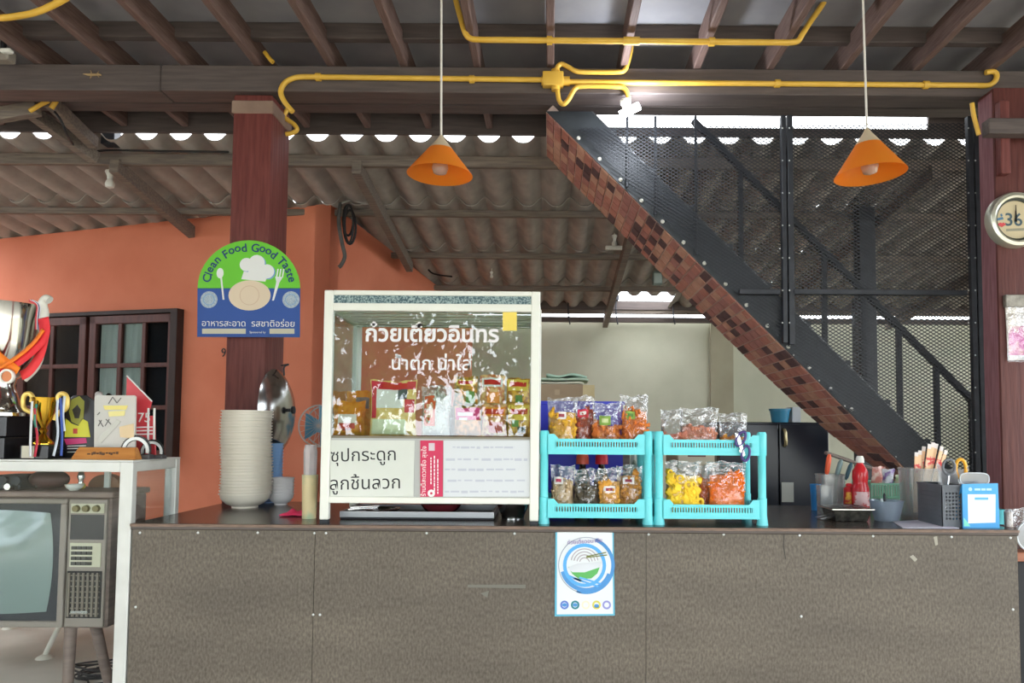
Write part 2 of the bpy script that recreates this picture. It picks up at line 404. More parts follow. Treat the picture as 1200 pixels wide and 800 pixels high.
# ------------------------------------------------------------------ window in the orange wall (local x runs along the wall)
def onwall(px, py):
    d = ray(px, py); n = Vector((st, ct, 0)); t = (cor - Vector((0, 0, CZ))).dot(n) / d.dot(n)
    p = Vector((0, 0, CZ)) + d * t; return (p - cor).dot(Vector((ct, -st, 0))), p.z
u0, zt = onwall(24, 372); u1, _ = onwall(216, 361); _, zt = onwall(130, 366); _, zl = onwall(130, 541)
win = bpy.data.objects.new('window_1', None); COL.objects.link(win); win.location = (cor.x, cor.y, 0); win.rotation_euler = (0, 0, -TH)
struct(win, 'dark timber casement window in the orange wall')
M_WIN = mat('dark_red_brown_window_timber', (74, 38, 32), (92, 50, 42), 0.5, 6, (8, 8, 1))
M_WIN2 = mat('dark_window_casing', (44, 30, 27), (54, 38, 33), 0.6, 6)
M_DARK = mat('dim_room_blue', (16, 22, 34), None, 0.9)
M_GLASS = film('window_glass', (225, 232, 232), 0.004, 0.02, fres=0.3)
def wl(px): return onwall(px, 450)[0]
fw = 0.05
mb = MB()
mb.span(u0, u1, -0.07, 0, zt - fw * 0.6, zt); mb.span(u0, u1, -0.07, 0, zl, zl + fw * 0.6)
mb.span(u0, u0 + fw, -0.069, 0, zl, zt); mb.span(u1 - 0.06, u1, -0.069, 0, zl, zt)
mb.build('window_frame', M_WIN2, win, local=True, bevel=0.003)
MB().span(u0, u1, -0.004, -0.001, zl, zt).build('dim_room_sheet', M_DARK, win, local=True)  # flat dark sheet on the wall, its colour standing in for the unlit room
def sash(ua, ub, cols, rows, name='sash'):
    s = MB(); y0, y1 = -0.062, -0.022
    f = MB(); sw = 0.062
    f.span(ua, ub, y0, y1, zt - 0.035 - sw, zt - 0.035).span(ua, ub, y0, y1, zl + 0.03, zl + 0.03 + sw)
    f.span(ua, ua + sw, y0, y1, zl + 0.03, zt - 0.035).span(ub - sw, ub, y0, y1, zl + 0.03, zt - 0.035)
    so = f.build(name, M_WIN, win, local=True, bevel=0.004)
    A, B = ua + sw, ub - sw; Cc, D = zl + 0.03 + sw, zt - 0.035 - sw; mw = 0.032
    for k in range(1, cols):
        u = A + (B - A) * k / cols; MB().span(u - mw / 2, u + mw / 2, y0 + 0.004, y1 - 0.004, Cc, D).build('muntin', M_WIN, so, local=True, bevel=0.003)
    for k in range(1, rows):
        z = Cc + (D - Cc) * k / rows; MB().span(A, B, y0 + 0.005, y1 - 0.005, z - mw / 2, z + mw / 2).build('muntin', M_WIN, so, local=True, bevel=0.003)
    for c in range(cols):
        for r in range(rows):
            a = A + (B - A) * c / cols; b = A + (B - A) * (c + 1) / cols; z0 = Cc + (D - Cc) * r / rows; z1 = Cc + (D - Cc) * (r + 1) / rows
            MB().span(a, b, -0.044, -0.040, z0, z1).build('pane', M_GLASS, so, local=True)
sash(wl(28), wl(106), 2, 3); sash(wl(110), wl(210), 3, 3)
ca, cb = wl(119), wl(172)
def cur(u, v):
    x = ca + (cb - ca) * u; return (x, -0.018 + 0.006 * math.sin(u * 30), zl + 0.1 + (zt - zl - 0.16) * v)
MB().grid(cur, 40, 2).build('curtain', mat('pale_grey_curtain', (226, 226, 220), (240, 240, 234), 0.9, 10, (6, 1, 0.3)), win, local=True, smooth=True)
# ------------------------------------------------------------------ brick-clad staircase
YS = 3.70
sA = P(640, 131, YS); sB = P(1065, 553, YS)
kx = (sB.x - sA.x) / (sA.z - sB.z)                    # run per unit of drop
def sxz(z): return sA.x + (sA.z - z) * kx
st_ = thing('staircase', 'steep staircase with brick-clad underside rising to the left behind a mesh screen', 'staircase', (sxz(0), YS, 0))
WID = 0.60
def yback(z):
    t = max(0, min(1, (sA.z - z) / (sA.z - sB.z))); return YS + (WID + 0.05 * min(1, 3 * t)) * (1 - 0.45 * t ** 7)
sl = Vector((kx, 0, -1)).normalized(); nn = Vector((-1, 0, -kx)).normalized()   # downslope, and out of the soffit (down-left)
LEN_S = (sA.z - 0.02) / -sl.z
origin = Vector((sA.x, YS, sA.z))
def spt(s, v, out):          # s along the slope, v 0..1 across (front to back), out below the soffit
    p = origin + sl * s - Vector((0, 0, 0)); z = p.z; return Vector((p.x, YS + (yback(z) - YS) * v, p.z)) + nn * out
mb = MB(); N = 20
vs = []; fs = []
for i in range(N + 1):
    s = LEN_S * i / N
    vs += [spt(s, 0, 0), spt(s, 1, 0), spt(s, 1, -0.05), spt(s, 0, -0.05)]
for i in range(N):
    a = i * 4; b = a + 4
    for k in range(4): fs.append((a + k, a + (k + 1) % 4, b + (k + 1) % 4, b + k))
fs += [(0, 3, 2, 1), (N * 4, N * 4 + 1, N * 4 + 2, N * 4 + 3)]
mb.add(vs, fs); mb.build('soffit_bed', M_MORTAR, st_)
BR = [mat('brick_red', (188, 126, 112), (202, 142, 126), 0.8, 25), mat('brick_rust', (200, 152, 130), (212, 166, 144), 0.8, 25),
      mat('brick_brown_red', (172, 118, 110), (188, 134, 124), 0.8, 25), mat('brick_dark', (92, 70, 72), (110, 84, 84), 0.8, 25)]
rr = random.Random(3); CP = 0.058; nrow = 0
s = 0.004
while s < 2.84:
    nb = 6; off = rr.uniform(-0.08, 0.08)
    cuts = [0] + sorted(min(0.97, max(0.03, k / nb + off)) for k in range(1, nb)) + [1]
    for k in range(nb):
        v0, v1 = cuts[k] + 0.008, cuts[k + 1] - 0.008
        out = 0.005 + rr.uniform(-0.001, 0.002); a, b = s + 0.004, s + CP - 0.004
        q = [spt(a, v0, -0.002), spt(b, v0, -0.002), spt(b, v1, -0.002), spt(a, v1, -0.002), spt(a, v0, out), spt(b, v0, out), spt(b, v1, out), spt(a, v1, out)]
        m = BR[3] if rr.random() < 0.19 else BR[rr.randrange(3)]
        MB().add(q, [(0, 1, 2, 3), (7, 6, 5, 4), (0, 4, 5, 1), (1, 5, 6, 2), (2, 6, 7, 3), (3, 7, 4, 0)]).build('brick', m, st_)
    s += CP
# stringers, treads, handrail
dz = M_(54, YS)
for yy, nm in ((YS - 0.008, 'stringer'),):
    q = []
    zt0 = sA.z; zb_ = 0.02
    t = 0.006
    top = Vector((sxz(zt0), 0, zt0)); bot = Vector((sxz(zb_), 0, zb_)); y2 = yy
    pts = [(top.x, top.z), (bot.x, bot.z), (bot.x + dz * 0.6 * kx, bot.z), (bot.x, bot.z + dz), (top.x + 0.20, top.z - 0.2 + dz), (top.x + 0.08, top.z)]
    pts = [(top.x, top.z), (bot.x, bot.z), (bot.x + dz * kx, bot.z), (top.x + (dz) * kx, top.z)]
    MB().prism(pts, y2, y2 + t).build(nm, M_STRINGER, st_)
for k in range(13):
    z = sA.z - 0.10 - 0.2 * k
    x = sxz(z) + 0.06
    MB().span(x, x + 0.21, YS + 0.002, yback(z) - 0.004, z - 0.012, z + 0.012).build('tread', M_STRINGER, st_)
# silver edge trim along the top of the front stringer
MB().bar((sxz(sA.z) + dz * kx + 0.003, YS - 0.005, sA.z), (sxz(0.1) + dz * kx + 0.003, YS - 0.005, 0.1), 0.012, 0.005).build('edge_strip', mat('worn_steel_edge', (120, 122, 124), None, 0.4, metal=0.6), st_)
r0 = P(812, 141, YS + 0.05); r1 = P(1150, 480, YS + 0.05)
MB().bar(r0, r1, 0.035, 0.03).build('handrail', M_BLACK, st_, bevel=0.003)
for px in (868, 965, 1010, 1051, 1094, 1134):
    a = P(px, 300, YS + 0.05).x; zt_ = r0.z + (a - r0.x) * (r1.z - r0.z) / (r1.x - r0.x); zbt = sA.z - (a - sA.x) / kx + dz - 0.02
    MB().span(a - 0.012, a + 0.012, YS + 0.035, YS + 0.06, zbt - 0.12, zt_).build('baluster', M_BLACK, st_)
bolt = MB().blob((0, 0, 0), (0.011, 0.009, 0.011), 10, 6).mesh('bolt', smooth=True); bolt.materials.append(mat('white_nylon', (232, 230, 222), None, 0.4))
for k in range(14):
    px = 675 + 24.6 * k
    py = 131 + (px - 640) * (553 - 131) / (1065 - 640) - 4
    place('bolt', bolt, P(px + 3, py, YS - 0.012), st_)

# ------------------------------------------------------------------ expanded-metal screen in front of the stairs
YM = 3.655
ms = thing('mesh_screen', 'tall black expanded-metal mesh screen in front of the staircase', 'screen', (P(1141, 500, YM).x, YM, 0))
poly = [P(662, 150, YM), P(1140, 144, YM), P(1150, 640, YM), P(1118, 607, YM)]
poly = [(p.x, p.z) for p in poly]
def clip(p, d):
    t0, t1 = -99, 99; n = len(poly); area = sum(poly[i][0] * poly[(i + 1) % n][1] - poly[(i + 1) % n][0] * poly[i][1] for i in range(n)); sg = 1 if area > 0 else -1
    for i in range(n):
        a = poly[i]; b = poly[(i + 1) % n]; ex, ez = b[0] - a[0], b[1] - a[1]; nx, nz = -ez * sg, ex * sg
        den = d[0] * nx + d[1] * nz; num = (a[0] - p[0]) * nx + (a[1] - p[1]) * nz
        if abs(den) < 1e-9:
            if num > 0: return None
        elif den > 0: t0 = max(t0, num / den)
        else: t1 = min(t1, num / den)
    return (t0, t1) if t1 - t0 > 0.02 else None
LW, SW = 0.030, 0.0185
mb = MB(); xm0 = min(p[0] for p in poly); zm0 = min(p[1] for p in poly)
for sgn in (1, -1):
    dx, dzz = LW, sgn * SW; L = math.hypot(dx, dzz); d = (dx / L, dzz / L)
    for k in range(-200, 260):
        p = (xm0 + k * LW, zm0); c = clip(p, d)
        if not c: continue
        a = Vector((p[0] + d[0] * c[0], YM + 0.0015 * sgn, p[1] + d[1] * c[0])); b = Vector((p[0] + d[0] * c[1], YM + 0.0015 * sgn, p[1] + d[1] * c[1]))
        mb.bar(a, b, 0.002, 0.0043, up=(0, 1, 0) if False else (-d[1], 0, d[0]))
mb.build('expanded_mesh', M_BLACK, ms, kind='stuff')
def vbar(pxa, pxb, pya, pyb, y=YM, name='frame_bar', d=0.03):
    p = P((pxa + pxb) / 2, pya, y); q = P((pxa + pxb) / 2, pyb, y); wdt = M_(pxb - pxa, y)
    MB().bar((p.x, y, p.z), (p.x, y, q.z), d, wdt, up=(1, 0, 0)).build(name, M_BLACK, ms, bevel=0.002)
vbar(914.5, 920, 136, 402, YM - 0.012); vbar(921.5, 928, 136, 404, YM - 0.012)
vbar(1132, 1138, 137, 600, YM - 0.012); vbar(1139.5, 1147, 137, 600, YM - 0.012)
for (a, b) in (((866, 342), (914, 342)), ((928, 342), (1132, 343))):
    p = P(*a, YM - 0.012); q = P(*b, YM - 0.012); MB().bar((p.x, p.y, p.z), (q.x, q.y, p.z), 0.03, M_(6, YM)).build('frame_bar', M_BLACK, ms, bevel=0.002)
p = P(690, 136, YM - 0.012); q = P(1147, 136, YM - 0.012)
MB().bar((p.x, p.y, zc + 0.012), (q.x, q.y, zc + 0.012), 0.03, 0.022).build('frame_bar', M_BLACK, ms, bevel=0.002)
for px in (735, 768, 815): vbar(px - 1.5, px + 1.5, 136, 131 + (px - 640) * 0.993 - 6, YM + 0.012, d=0.012)
riv = MB().blob((0, 0, 0), (0.0045, 0.003, 0.0045), 6, 4).mesh('rivet'); riv.materials.append(mat('zinc_screw', (200, 202, 200), None, 0.35, metal=0.5))
for px in (917, 925, 1135, 1143):
    for py in range(150, 570 if px > 1000 else 400, 38): place('rivet', riv, P(px, py, YM - 0.029), ms)
for k in range(6): px = 930 + 30 * k; place('rivet', riv, P(px, 131 + (px - 640) * 0.993 - 3, YM - 0.006), ms)

# steel columns behind the stairs
for (px, pa, Y, wpx, lab) in ((1013, 230, 5.0, 19, 'wide dark steel column behind the staircase handrail'),
                             (1002, 352, 7.2, 7, 'thin steel pole by the back wall behind the mesh screen')):
    x = P(px, 300, Y).x; hw = M_(wpx, Y) / 2; zt_ = zroof(Y) - AMP - 0.02
    o = MB().span(x - hw, x + hw, Y - hw, Y + hw, 0, zt_).build('column', M_BLACK, bevel=0.003); tag(o, lab, 'column')

# ------------------------------------------------------------------ yellow conduits
M_YEL = mat('yellow_conduit_paint', (216, 170, 62), (224, 180, 78), 0.4, 8)
def conduit(pxs, Y, r, parent=None, name='conduit', k=6):
    pts = smoothpts([P(a, b, (c[0] if c else Y)) for a, b, *c in pxs], k)
    o = MB().tube(pts, r, 10).build(name, M_YEL, parent, smooth=True); return o
YP = YB - 0.016; RP = M_(6.4, YP) / 2
def clips(parent, pts, Y):
    for px, py in pts:
        p = P(px, py, Y); MB().cyl((p.x - 0.012, p.y, p.z), (p.x + 0.012, p.y, p.z), RP * 1.5, n=10).build('clip', M_YEL, parent, smooth=40)
# long run on the beam with the bends at both ends, and the junction box
main = thing('conduit', 'long yellow conduit along the dark front beam hooking down beside the left post', 'conduit', P(640, 94, YP))
conduit([(343, 131), (334, 120), (329, 108), (334, 97), (346, 91), (360, 90)], YP, RP, main, 'bend')
conduit([(360, 90), (640, 93.6)], YP, RP, main, 'pipe', 1)
conduit([(660, 96), (1143, 100)], YP, RP, main, 'pipe', 1)
conduit([(1143, 100), (1158, 100), (1166, 95), (1168, 88), (1164, 84), (1155, 85, YP)], YP, RP, main, 'bend')
clips(main, [(373, 90.3), (553, 93), (911, 98), (1085, 99.5)], YP)
bx = P(648, 94, YP)
jb = MB().box((bx.x, YP - 0.004, bx.z), (M_(25, YP), 0.045, M_(17, YP))); jb.build('junction_box', M_YEL, main, bevel=0.006, segs=2, smooth=40)
MB().cyl((bx.x - 0.055, YP, bx.z - 0.003), (bx.x + 0.08, YP, bx.z - 0.004), RP * 1.7, n=10).build('socket', M_YEL, main, smooth=40)
MB().cyl((bx.x + 0.012, YP, bx.z + 0.05), (bx.x + 0.014, YP, bx.z - 0.05), RP * 1.7, n=10).build('socket', M_YEL, main, smooth=40)
conduit([(652, 86), (653, 79), (658, 75), (665, 78), (674, 83), (685, 84.5), (722, 84.5), (732, 82), (736, 72), (739, 60), (740, 50)], YP - 0.002, RP * 0.9, main, 'branch')
conduit([(653, 103), (655, 117), (660, 122), (666, 117), (674, 104), (684, 101), (722, 101.5), (732, 104), (736, 113), (736, 118)], YP - 0.002, RP * 0.9, main, 'branch')
# upper run under the rafters
YU = 3.1; zu = ZR - 0.012
up = thing('conduit', 'yellow conduit under the rafters with slanting ends above the junction box', 'conduit', P(740, 48, YU))
conduit([(534, 0), (540, 22), (545, 38), (551, 45), (562, 46.5)], YU, RP, up, 'bend')
conduit([(562, 46.5), (925, 49.8)], YU, RP, up, 'pipe', 1)
conduit([(925, 49.8), (935, 48), (941, 39), (950, 25), (962, 8), (968, -2)], YU, RP, up, 'bend')
p = P(740, 48, YU); MB().cyl((p.x - 0.035, p.y, p.z), (p.x + 0.035, p.y, p.z), RP * 1.4, n=10).build('tee', M_YEL, up, smooth=40)
clips(up, [(644, 47.4), (834, 49)], YU)
o = conduit([(-14, 22), (12, 20), (40, 15), (62, 6), (80, -4), (100, -18)], 2.6, RP * 0.95); o.name = 'conduit'; tag(o, 'short curved yellow conduit at the top left corner under the rafters', 'conduit')
o = conduit([(337, 128), (333, 136), (338, 141), (345, 146), (348, 152), (342, 156), (335, 157)], 3.45 + 0.14, RP * 0.9); tag(o, 'small looped yellow conduit end beside the left post top', 'conduit')
o = conduit([(1139, 121), (1141, 135), (1145, 150), (1147, 158)], 3.23, RP * 0.8); tag(o, 'short yellow conduit stub hanging beside the right post top', 'conduit')
o = conduit([(35, 130), (45, 124), (57, 118)], 3.62, RP * 0.9); tag(o, 'broken yellow conduit piece on the slanting prop, longer piece', 'conduit')
o = conduit([(60, 127), (66, 118)], 3.62, RP * 1.0); tag(o, 'broken yellow conduit piece beside the slanting prop, shorter piece', 'conduit')
o = conduit([(310, 61), (316, 69), (320, 73)], 3.38, RP * 0.8); tag(o, 'yellow conduit tip sticking up behind the front beam', 'conduit')

# slanting timber props and cables at the upper left
for (a, b, wd, lab) in (((-30, 82, 3.60), (112, 186, 4.20), 0.06, 'long slanting dark timber prop at the upper left'), ((-30, 140, 3.66), (45, 127, 3.66), 0.05, 'short dark timber brace meeting the slanting prop'),
                        ((58, 118, 3.68), (110, 168, 4.1), 0.05, 'second slanting dark timber prop behind the first')):
    o = MB().bar(P(*a), P(*b), wd, 0.07).build('timber_prop', M_PURL, bevel=0.004); tag(o, lab, 'timber')
x0 = P(118, 157, 4.17); o = MB().span(x0.x, P(134, 157, 4.17).x, 4.17, 4.24, P(118, 168, 4.17).z, P(118, 143, 4.17).z).build('bracket_block', M_BLACK, bevel=0.003); tag(o, 'black block on the beam at the upper left by the first daylight gap', 'block')
M_CABLE = mat('black_cable', (30, 28, 30), None, 0.6)
o = MB().tube(smoothpts([P(64, 131, 3.7), P(72, 142, 3.7), P(80, 160, 3.8), P(90, 174, 4.2), P(104, 178, 4.23), P(130, 176, 4.26), P(190, 177, 4.26), P(268, 178, 4.26)]), 0.006, 6).build('cable', M_CABLE, smooth=True)
tag(o, 'black cable drooping from the props and along the roof purlin', 'cable')

# ------------------------------------------------------------------ pendant lamps
M_SHADE = mat('orange_lamp_shade', (255, 172, 56), (252, 164, 60), 0.4, 3, trans=0.5)
M_CAP = mat('cream_lamp_cap', (224, 206, 176), None, 0.45, trans=0.2)
M_CORD = mat('white_cord', (222, 216, 208), None, 0.5)
M_BULB = film('frosted_bulb', (240, 236, 230), 0.12, 0.1, body=0.5, bodycol=(235, 225, 210))
def pendant(px, pytop, pybot, wpx, Y, tilt, label):
    c = P(px, pytop, Y); b = P(px, pybot, Y); h = c.z - b.z; r = M_(wpx, Y) / 2
    t = thing('pendant_lamp', label, 'lamp', c, 'orange pendant lamps over the counter')
    T = Matrix.Translation(c) @ Matrix.Rotation(tilt, 4, 'Y')
    k = 0.30
    def rad(z): return 0.012 + (r - 0.012) * z
    MB().lathe([(rad(k), -h * k), (rad(0.65), -h * 0.65), (r, -h), (r - 0.003, -h), (rad(0.65) - 0.004, -h * 0.65), (rad(k) - 0.004, -h * k)], (0, 0, 0), 40, T, caps=False).build('lamp_shade', M_SHADE, t, smooth=60)
    MB().lathe([(0.006, 0.012), (0.010, 0.006), (rad(0.05), -h * .05), (rad(k) + 0.001, -h * k), (rad(k) - 0.004, -h * k)], (0, 0, 0), 32, T).build('shade_cap', M_CAP, t, smooth=60)
    MB().lathe([(0.016, -h * .3), (0.018, -h * .45), (0.03, -h * .7), (0.033, -h * .82), (0.026, -h * .95), (0.001, -h * 1.0)], (0, 0, 0), 16, T).build('bulb', M_BULB, t, smooth=60)
    MB().tube([c + Vector((0, 0, 0.008)), Vector((c.x - 0.01, c.y, ZR - 0.001 + 0.146))], 0.0045, 8).build('cord', M_CORD, t, smooth=True)
pendant(517, 162, 205, 78, 2.88, 0.02, 'orange cone pendant lamp on a white cord, left of the two')
pendant(1016, 154, 205, 82, 2.82, -0.06, 'orange cone pendant lamp on a white cord, in front of the mesh screen')

# lit tube lamp on its holder at the end of the branch pipe
lp = P(733, 122, YP - 0.01)
tl = thing('tube_lamp', 'short glowing white lamp in a white holder under the junction pipe', 'lamp', lp)
MB().lathe([(0.016, 0.022), (0.026, 0.018), (0.026, 0.004), (0.018, -0.008), (0.014, -0.026)], lp, 16).build('lamp_holder', M_WHITE, tl, smooth=50)
ga = P(733, 132, YP - 0.014); gb = P(749, 124, YP - 0.02)
MB().tube([ga + (ga - gb) * .35, gb], 0.019, 12).build('lamp_tube', mat('glowing_lamp', (235, 242, 255), None, 0.4, emit=45.0), tl, smooth=50)
ld = bpy.data.lights.new('tube_glow', 'POINT'); ld.energy = 6; ld.color = (0.85, 0.92, 1.0); ld.shadow_soft_size = 0.03
lo = bpy.data.objects.new('tube_glow', ld); COL.objects.link(lo); lo.location = (gb - Vector((-0.03, 0.05, 0.03))) - lp; lo.parent = tl

# bulbs hanging under the lean-to roof
def bulb(px, py, Y, label, s=1.0):
    c = P(px, py, Y); t = thing('light_bulb', label, 'light bulb', c)
    MB().lathe([(0.026 * s, 0.055 * s), (0.03 * s, 0.045 * s), (0.018 * s, 0.02 * s), (0.016 * s, 0.0)], c, 16).build('bulb_socket', M_WHITE, t, smooth=50)
    MB().lathe([(0.014 * s, 0.0), (0.022 * s, -0.012 * s), (0.028 * s, -0.03 * s), (0.024 * s, -0.05 * s), (0.002, -0.06 * s)], c, 16).build('bulb_glass', M_WHITE, t, smooth=50)
    MB().tube([c + Vector((0, 0, 0.05 * s)), Vector((c.x, c.y, zroof(Y) - 0.004))], 0.004, 6).build('cord', M_CORD, t)
bulb(129, 210, 4.45, 'white light bulb hanging under the tiled roof before the orange wall')
bulb(720, 282, 5.6, 'white light bulb under the tiled roof left of the staircase', 0.8)
bulb(576, 322, 6.4, 'small white light bulb above the glass cabinet', 0.5)
c = P(722, 290, 5.66); o = MB().span(c.x - 0.085, c.x + 0.085, 5.64, 5.68, c.z - 0.018, c.z + 0.012).build('lamp_batten', M_WHITE, bevel=0.004); tag(o, 'white batten crossing the roof purlin by a bulb', 'batten')
fx = P(770, 326, 6.5); t = thing('floodlight', 'small grey floodlight under the roof edge beside the stair bricks', 'lamp', fx)
MB().box(fx, (0.09, 0.06, 0.13)).build('housing', mat('grey_green_metal', (120, 134, 130), None, 0.5), t, bevel=0.012)
MB().box(fx - Vector((0.0, 0.034, 0.005)), (0.07, 0.008, 0.09)).build('lens', mat('pale_lens', (170, 185, 180), None, 0.2), t, bevel=0.003)
MB().cyl(fx + Vector((0, 0, 0.06)), (fx.x, fx.y, zroof(6.5) - 0.02), 0.01).build('stem', M_BLACK, t)

# cable coil at the corner of the house
t = thing('cable_coil', 'coil of black and grey cables hung on the corner of the orange house', 'cable', P(400, 240, 5.0))
for i, (cx, cy, rx, ry) in enumerate(((409, 262, 5, 22), (410, 266, 7, 20), (408, 258, 6, 18))):
    pts = [P(cx + rx * math.cos(a), cy + ry * math.sin(a), 5.0 + 0.01 * i) for a in [2 * PI * k / 20 for k in range(21)]]
    MB().tube(pts, 0.008, 6).build('loop', M_CABLE, t, smooth=True)
MB().tube(smoothpts([P(399, 237, 5.0), P(397, 260, 5.0), P(401, 285, 5.0), P(404, 300, 5.02), P(400, 310, 5.02), P(397, 313, 5.02)]), 0.014, 8).build('flexible_pipe', mat('grey_flex_pipe', (92, 88, 84), (60, 58, 56), 0.6, 12), t, smooth=True)
MB().tube(smoothpts([P(396, 240, 5.0), P(412, 235, 5.0), P(430, 239, 5.0), P(438, 234, 5.0)]), 0.008, 6).build('lead', mat('grey_cable', (150, 146, 140), None, 0.6), t, smooth=True)
tag(MB().tube(smoothpts([P(494, 304, 6.5), P(504, 318, 6.5), P(514, 322, 6.5), P(530, 324, 6.5)]), 0.008, 6).build('cable', M_CABLE, smooth=True), 'thin black cable sagging where the orange return wall meets the roof', 'cable')
# black hooks and cable along the slot above the back wall
for i, px in enumerate((666, 722, 789)):
    o = MB().tube(smoothpts([P(px, 350, 7.5), P(px, 368, 7.5), P(px + 2, 380, 7.5)]), 0.008, 6).build('hook', M_BLACK); tag(o, ('black hook hanging over the back wall, nearest the glass cabinet', 'black hook hanging over the back wall, middle of three', 'black hook hanging over the back wall, nearest the stairs')[i], 'hook')
o = MB().span(P(708, 345, 7.5).x, P(725, 345, 7.5).x, 7.46, 7.54, P(708, 352, 7.5).z, P(708, 346, 7.5).z).build('clamp', M_BLACK, bevel=0.004); tag(o, 'black clamp on the timber plate above the back wall', 'clamp')
# ------------------------------------------------------------------ counter
YK = 2.60; ZC = P(670, 616.5, YK).z; YKB = 3.41
XL = P(155, 620, YK).x; XR = P(1192, 620, YK).x
M_PANEL = mat('brown_speckled_board', (78, 70, 61), (112, 103, 91), 0.5, 130, (1, 1, 0.55), 0.05, detail=6, lo=0.3, hi=0.7)
def panel_tex():
    m = M_PANEL; n = m.node_tree.nodes; l = m.node_tree.links; b = n['Principled BSDF']
    src = b.inputs['Base Color'].links[0].from_socket
    t = n.new('ShaderNodeTexCoord'); a = n.new('ShaderNodeTexNoise'); a.inputs['Scale'].default_value = 3.0; a.inputs['Detail'].default_value = 5
    mp = n.new('ShaderNodeMapping'); mp.inputs['Scale'].default_value = (0.6, 1, 2.2); l.new(t.outputs['Object'], mp.inputs[0]); l.new(mp.outputs[0], a.inputs[0])
    r = n.new('ShaderNodeValToRGB'); r.color_ramp.elements[0].position = 0.3; r.color_ramp.elements[0].color = (0.80, 0.78, 0.76, 1); r.color_ramp.elements[1].position = 0.7; r.color_ramp.elements[1].color = (1.08, 1.06, 1.03, 1)
    l.new(a.outputs['Fac'], r.inputs[0])
    mx = n.new('ShaderNodeMix'); mx.data_type = 'RGBA'; mx.blend_type = 'MULTIPLY'; mx.inputs[0].default_value = 1.0
    l.new(src, mx.inputs[6]); l.new(r.outputs[0], mx.inputs[7]); l.new(mx.outputs[2], b.inputs['Base Color'])
panel_tex()
M_TOP = mat('dark_glossy_laminate', (62, 52, 47), (76, 64, 58), 0.22, 5, (1, 6, 1), spec=0.5)
ctr = thing('counter', 'long brown board-fronted serving counter with a dark glossy top', 'counter', ((XL + XR) / 2, 3.0, 0))
MB().span(XL - 0.004, XR + 0.003, YK - 0.006, YKB, ZC - 0.022, ZC).build('counter_top', M_TOP, ctr, bevel=0.003)
MB().span(XL - 0.004, XR + 0.003, YK - 0.009, YK - 0.0062, ZC - 0.011, ZC - 0.001).build('edge_band', mat('worn_tan_edge', (128, 104, 88), (104, 86, 74), 0.6, 30, (1, 8, 8)), ctr)
xs_ = [XL, P(367.5, 700, YK).x, P(757, 700, YK).x, XR]
for a, b in zip(xs_, xs_[1:]):
    MB().span(a + 0.001, b - 0.001, YK, YK + 0.012, 0.0, ZC - 0.0222).build('front_panel', M_PANEL, ctr)
MB().span(XL, XL + 0.012, YK + 0.0122, YKB - 0.02, 0, ZC - 0.0222).build('side_panel', M_PANEL, ctr)
MB().span(XR - 0.012, XR, YK + 0.0122, YKB - 0.02, 0, ZC - 0.0222).build('side_panel', M_PANEL, ctr)
nail = MB().lathe([(0.0045, 0), (0.004, 0.002), (0.001, 0.003)], n=8).mesh('screw'); nail.materials.append(MATS['zinc_screw'])
for px, py in ((164, 624), (232, 624), (302, 624), (368.5, 624.5), (382, 624.5), (500, 624.5), (603, 625), (760, 626), (848, 626), (937, 627), (1023, 628), (1115, 629), (1184, 630), (159, 711), (367, 720), (375, 720), (939, 722), (1187, 714)):
    place('screw', nail, P(px, py, YK - 0.0002), ctr, (PI / 2, 0, 0))
sc_ = MB()
for pts in (((918, 622), (919.5, 622), (919, 640), (921, 655), (920, 655), (917.5, 641)),):
    sc_.prism([(P(a, b, YK).x, P(a, b, YK).z) for a, b in pts], YK - 0.0008, YK)
sc_.build('crack', mat('crack_dark', (60, 54, 48)), ctr)
for pts in (((1094, 629), (1098, 628), (1099, 638), (1096, 639)), ((1066, 652), (1070, 650), (1075, 655), (1072, 658))):
    MB().prism([(P(a, b, YK).x, P(a, b, YK).z) for a, b in pts], YK - 0.0012, YK).build('tape_scrap', mat('old_tape', (158, 152, 138)), ctr)
for pts in (((548, 685), (616, 685), (616, 689), (548, 688)), ((563, 695), (573, 692), (571, 700))):
    MB().prism([(P(a, b, YK).x, P(a, b, YK).z) for a, b in pts], YK - 0.0006, YK).build('scuff', mat('pale_scuff', (108, 105, 96)), ctr)

def pz(px, py, Y): p = P(px, py, Y); return (p.x, p.z)
def ppoly(mb, pts, Y, y0, y1): return mb.prism([pz(a, b, Y) for a, b in pts], y0, y1)

# ------------------------------------------------------------------ poster on the counter front
YPO = YK - 0.004
po = thing('poster', 'white poster with a blue round bowl emblem on the counter front', 'poster', P(685, 670, YPO))
ppoly(MB(), [(651, 618.5), (719, 618.5), (720.5, 721), (650, 722)], YPO, YPO, YPO + 0.0035).build('border', mat('teal_border', (92, 172, 196)), po)
ppoly(MB(), [(653, 619), (717.5, 619), (718.5, 719), (652.5, 719.5)], YPO, YPO - 0.0006, YPO).build('sheet', mat('poster_white', (216, 219, 220), None, 0.4), po)
cx, cz = pz(687, 662, YPO); s = M_(1, YPO); e = 0.0006
MB().ring(cx, cz, 29 * s, 33 * s, YPO - 2 * e, YPO - e, R(-110), R(70)).ring(cx, cz, 26 * s, 30.6 * s, YPO - 2.4 * e, YPO - 1.3 * e, R(-165), R(-20)).build('ring_swoosh', mat('mid_blue', (76, 140, 198)), po)
MB().ring(cx, cz, 31.5 * s, 32.5 * s, YPO - 2 * e, YPO - e, R(60), R(260)).build('ring_line', mat('grey_line', (150, 158, 170)), po)
MB().ring(cx - 2 * s, cz, 21 * s, 25 * s, YPO - 3 * e, YPO - 2 * e).build('ring', mat('sky_blue', (88, 164, 222)), po)
bw = [(cx - 20 * s + 38 * s * k / 12, cz - 3 * s + (0.4 * s * k / 12)) for k in range(13)]
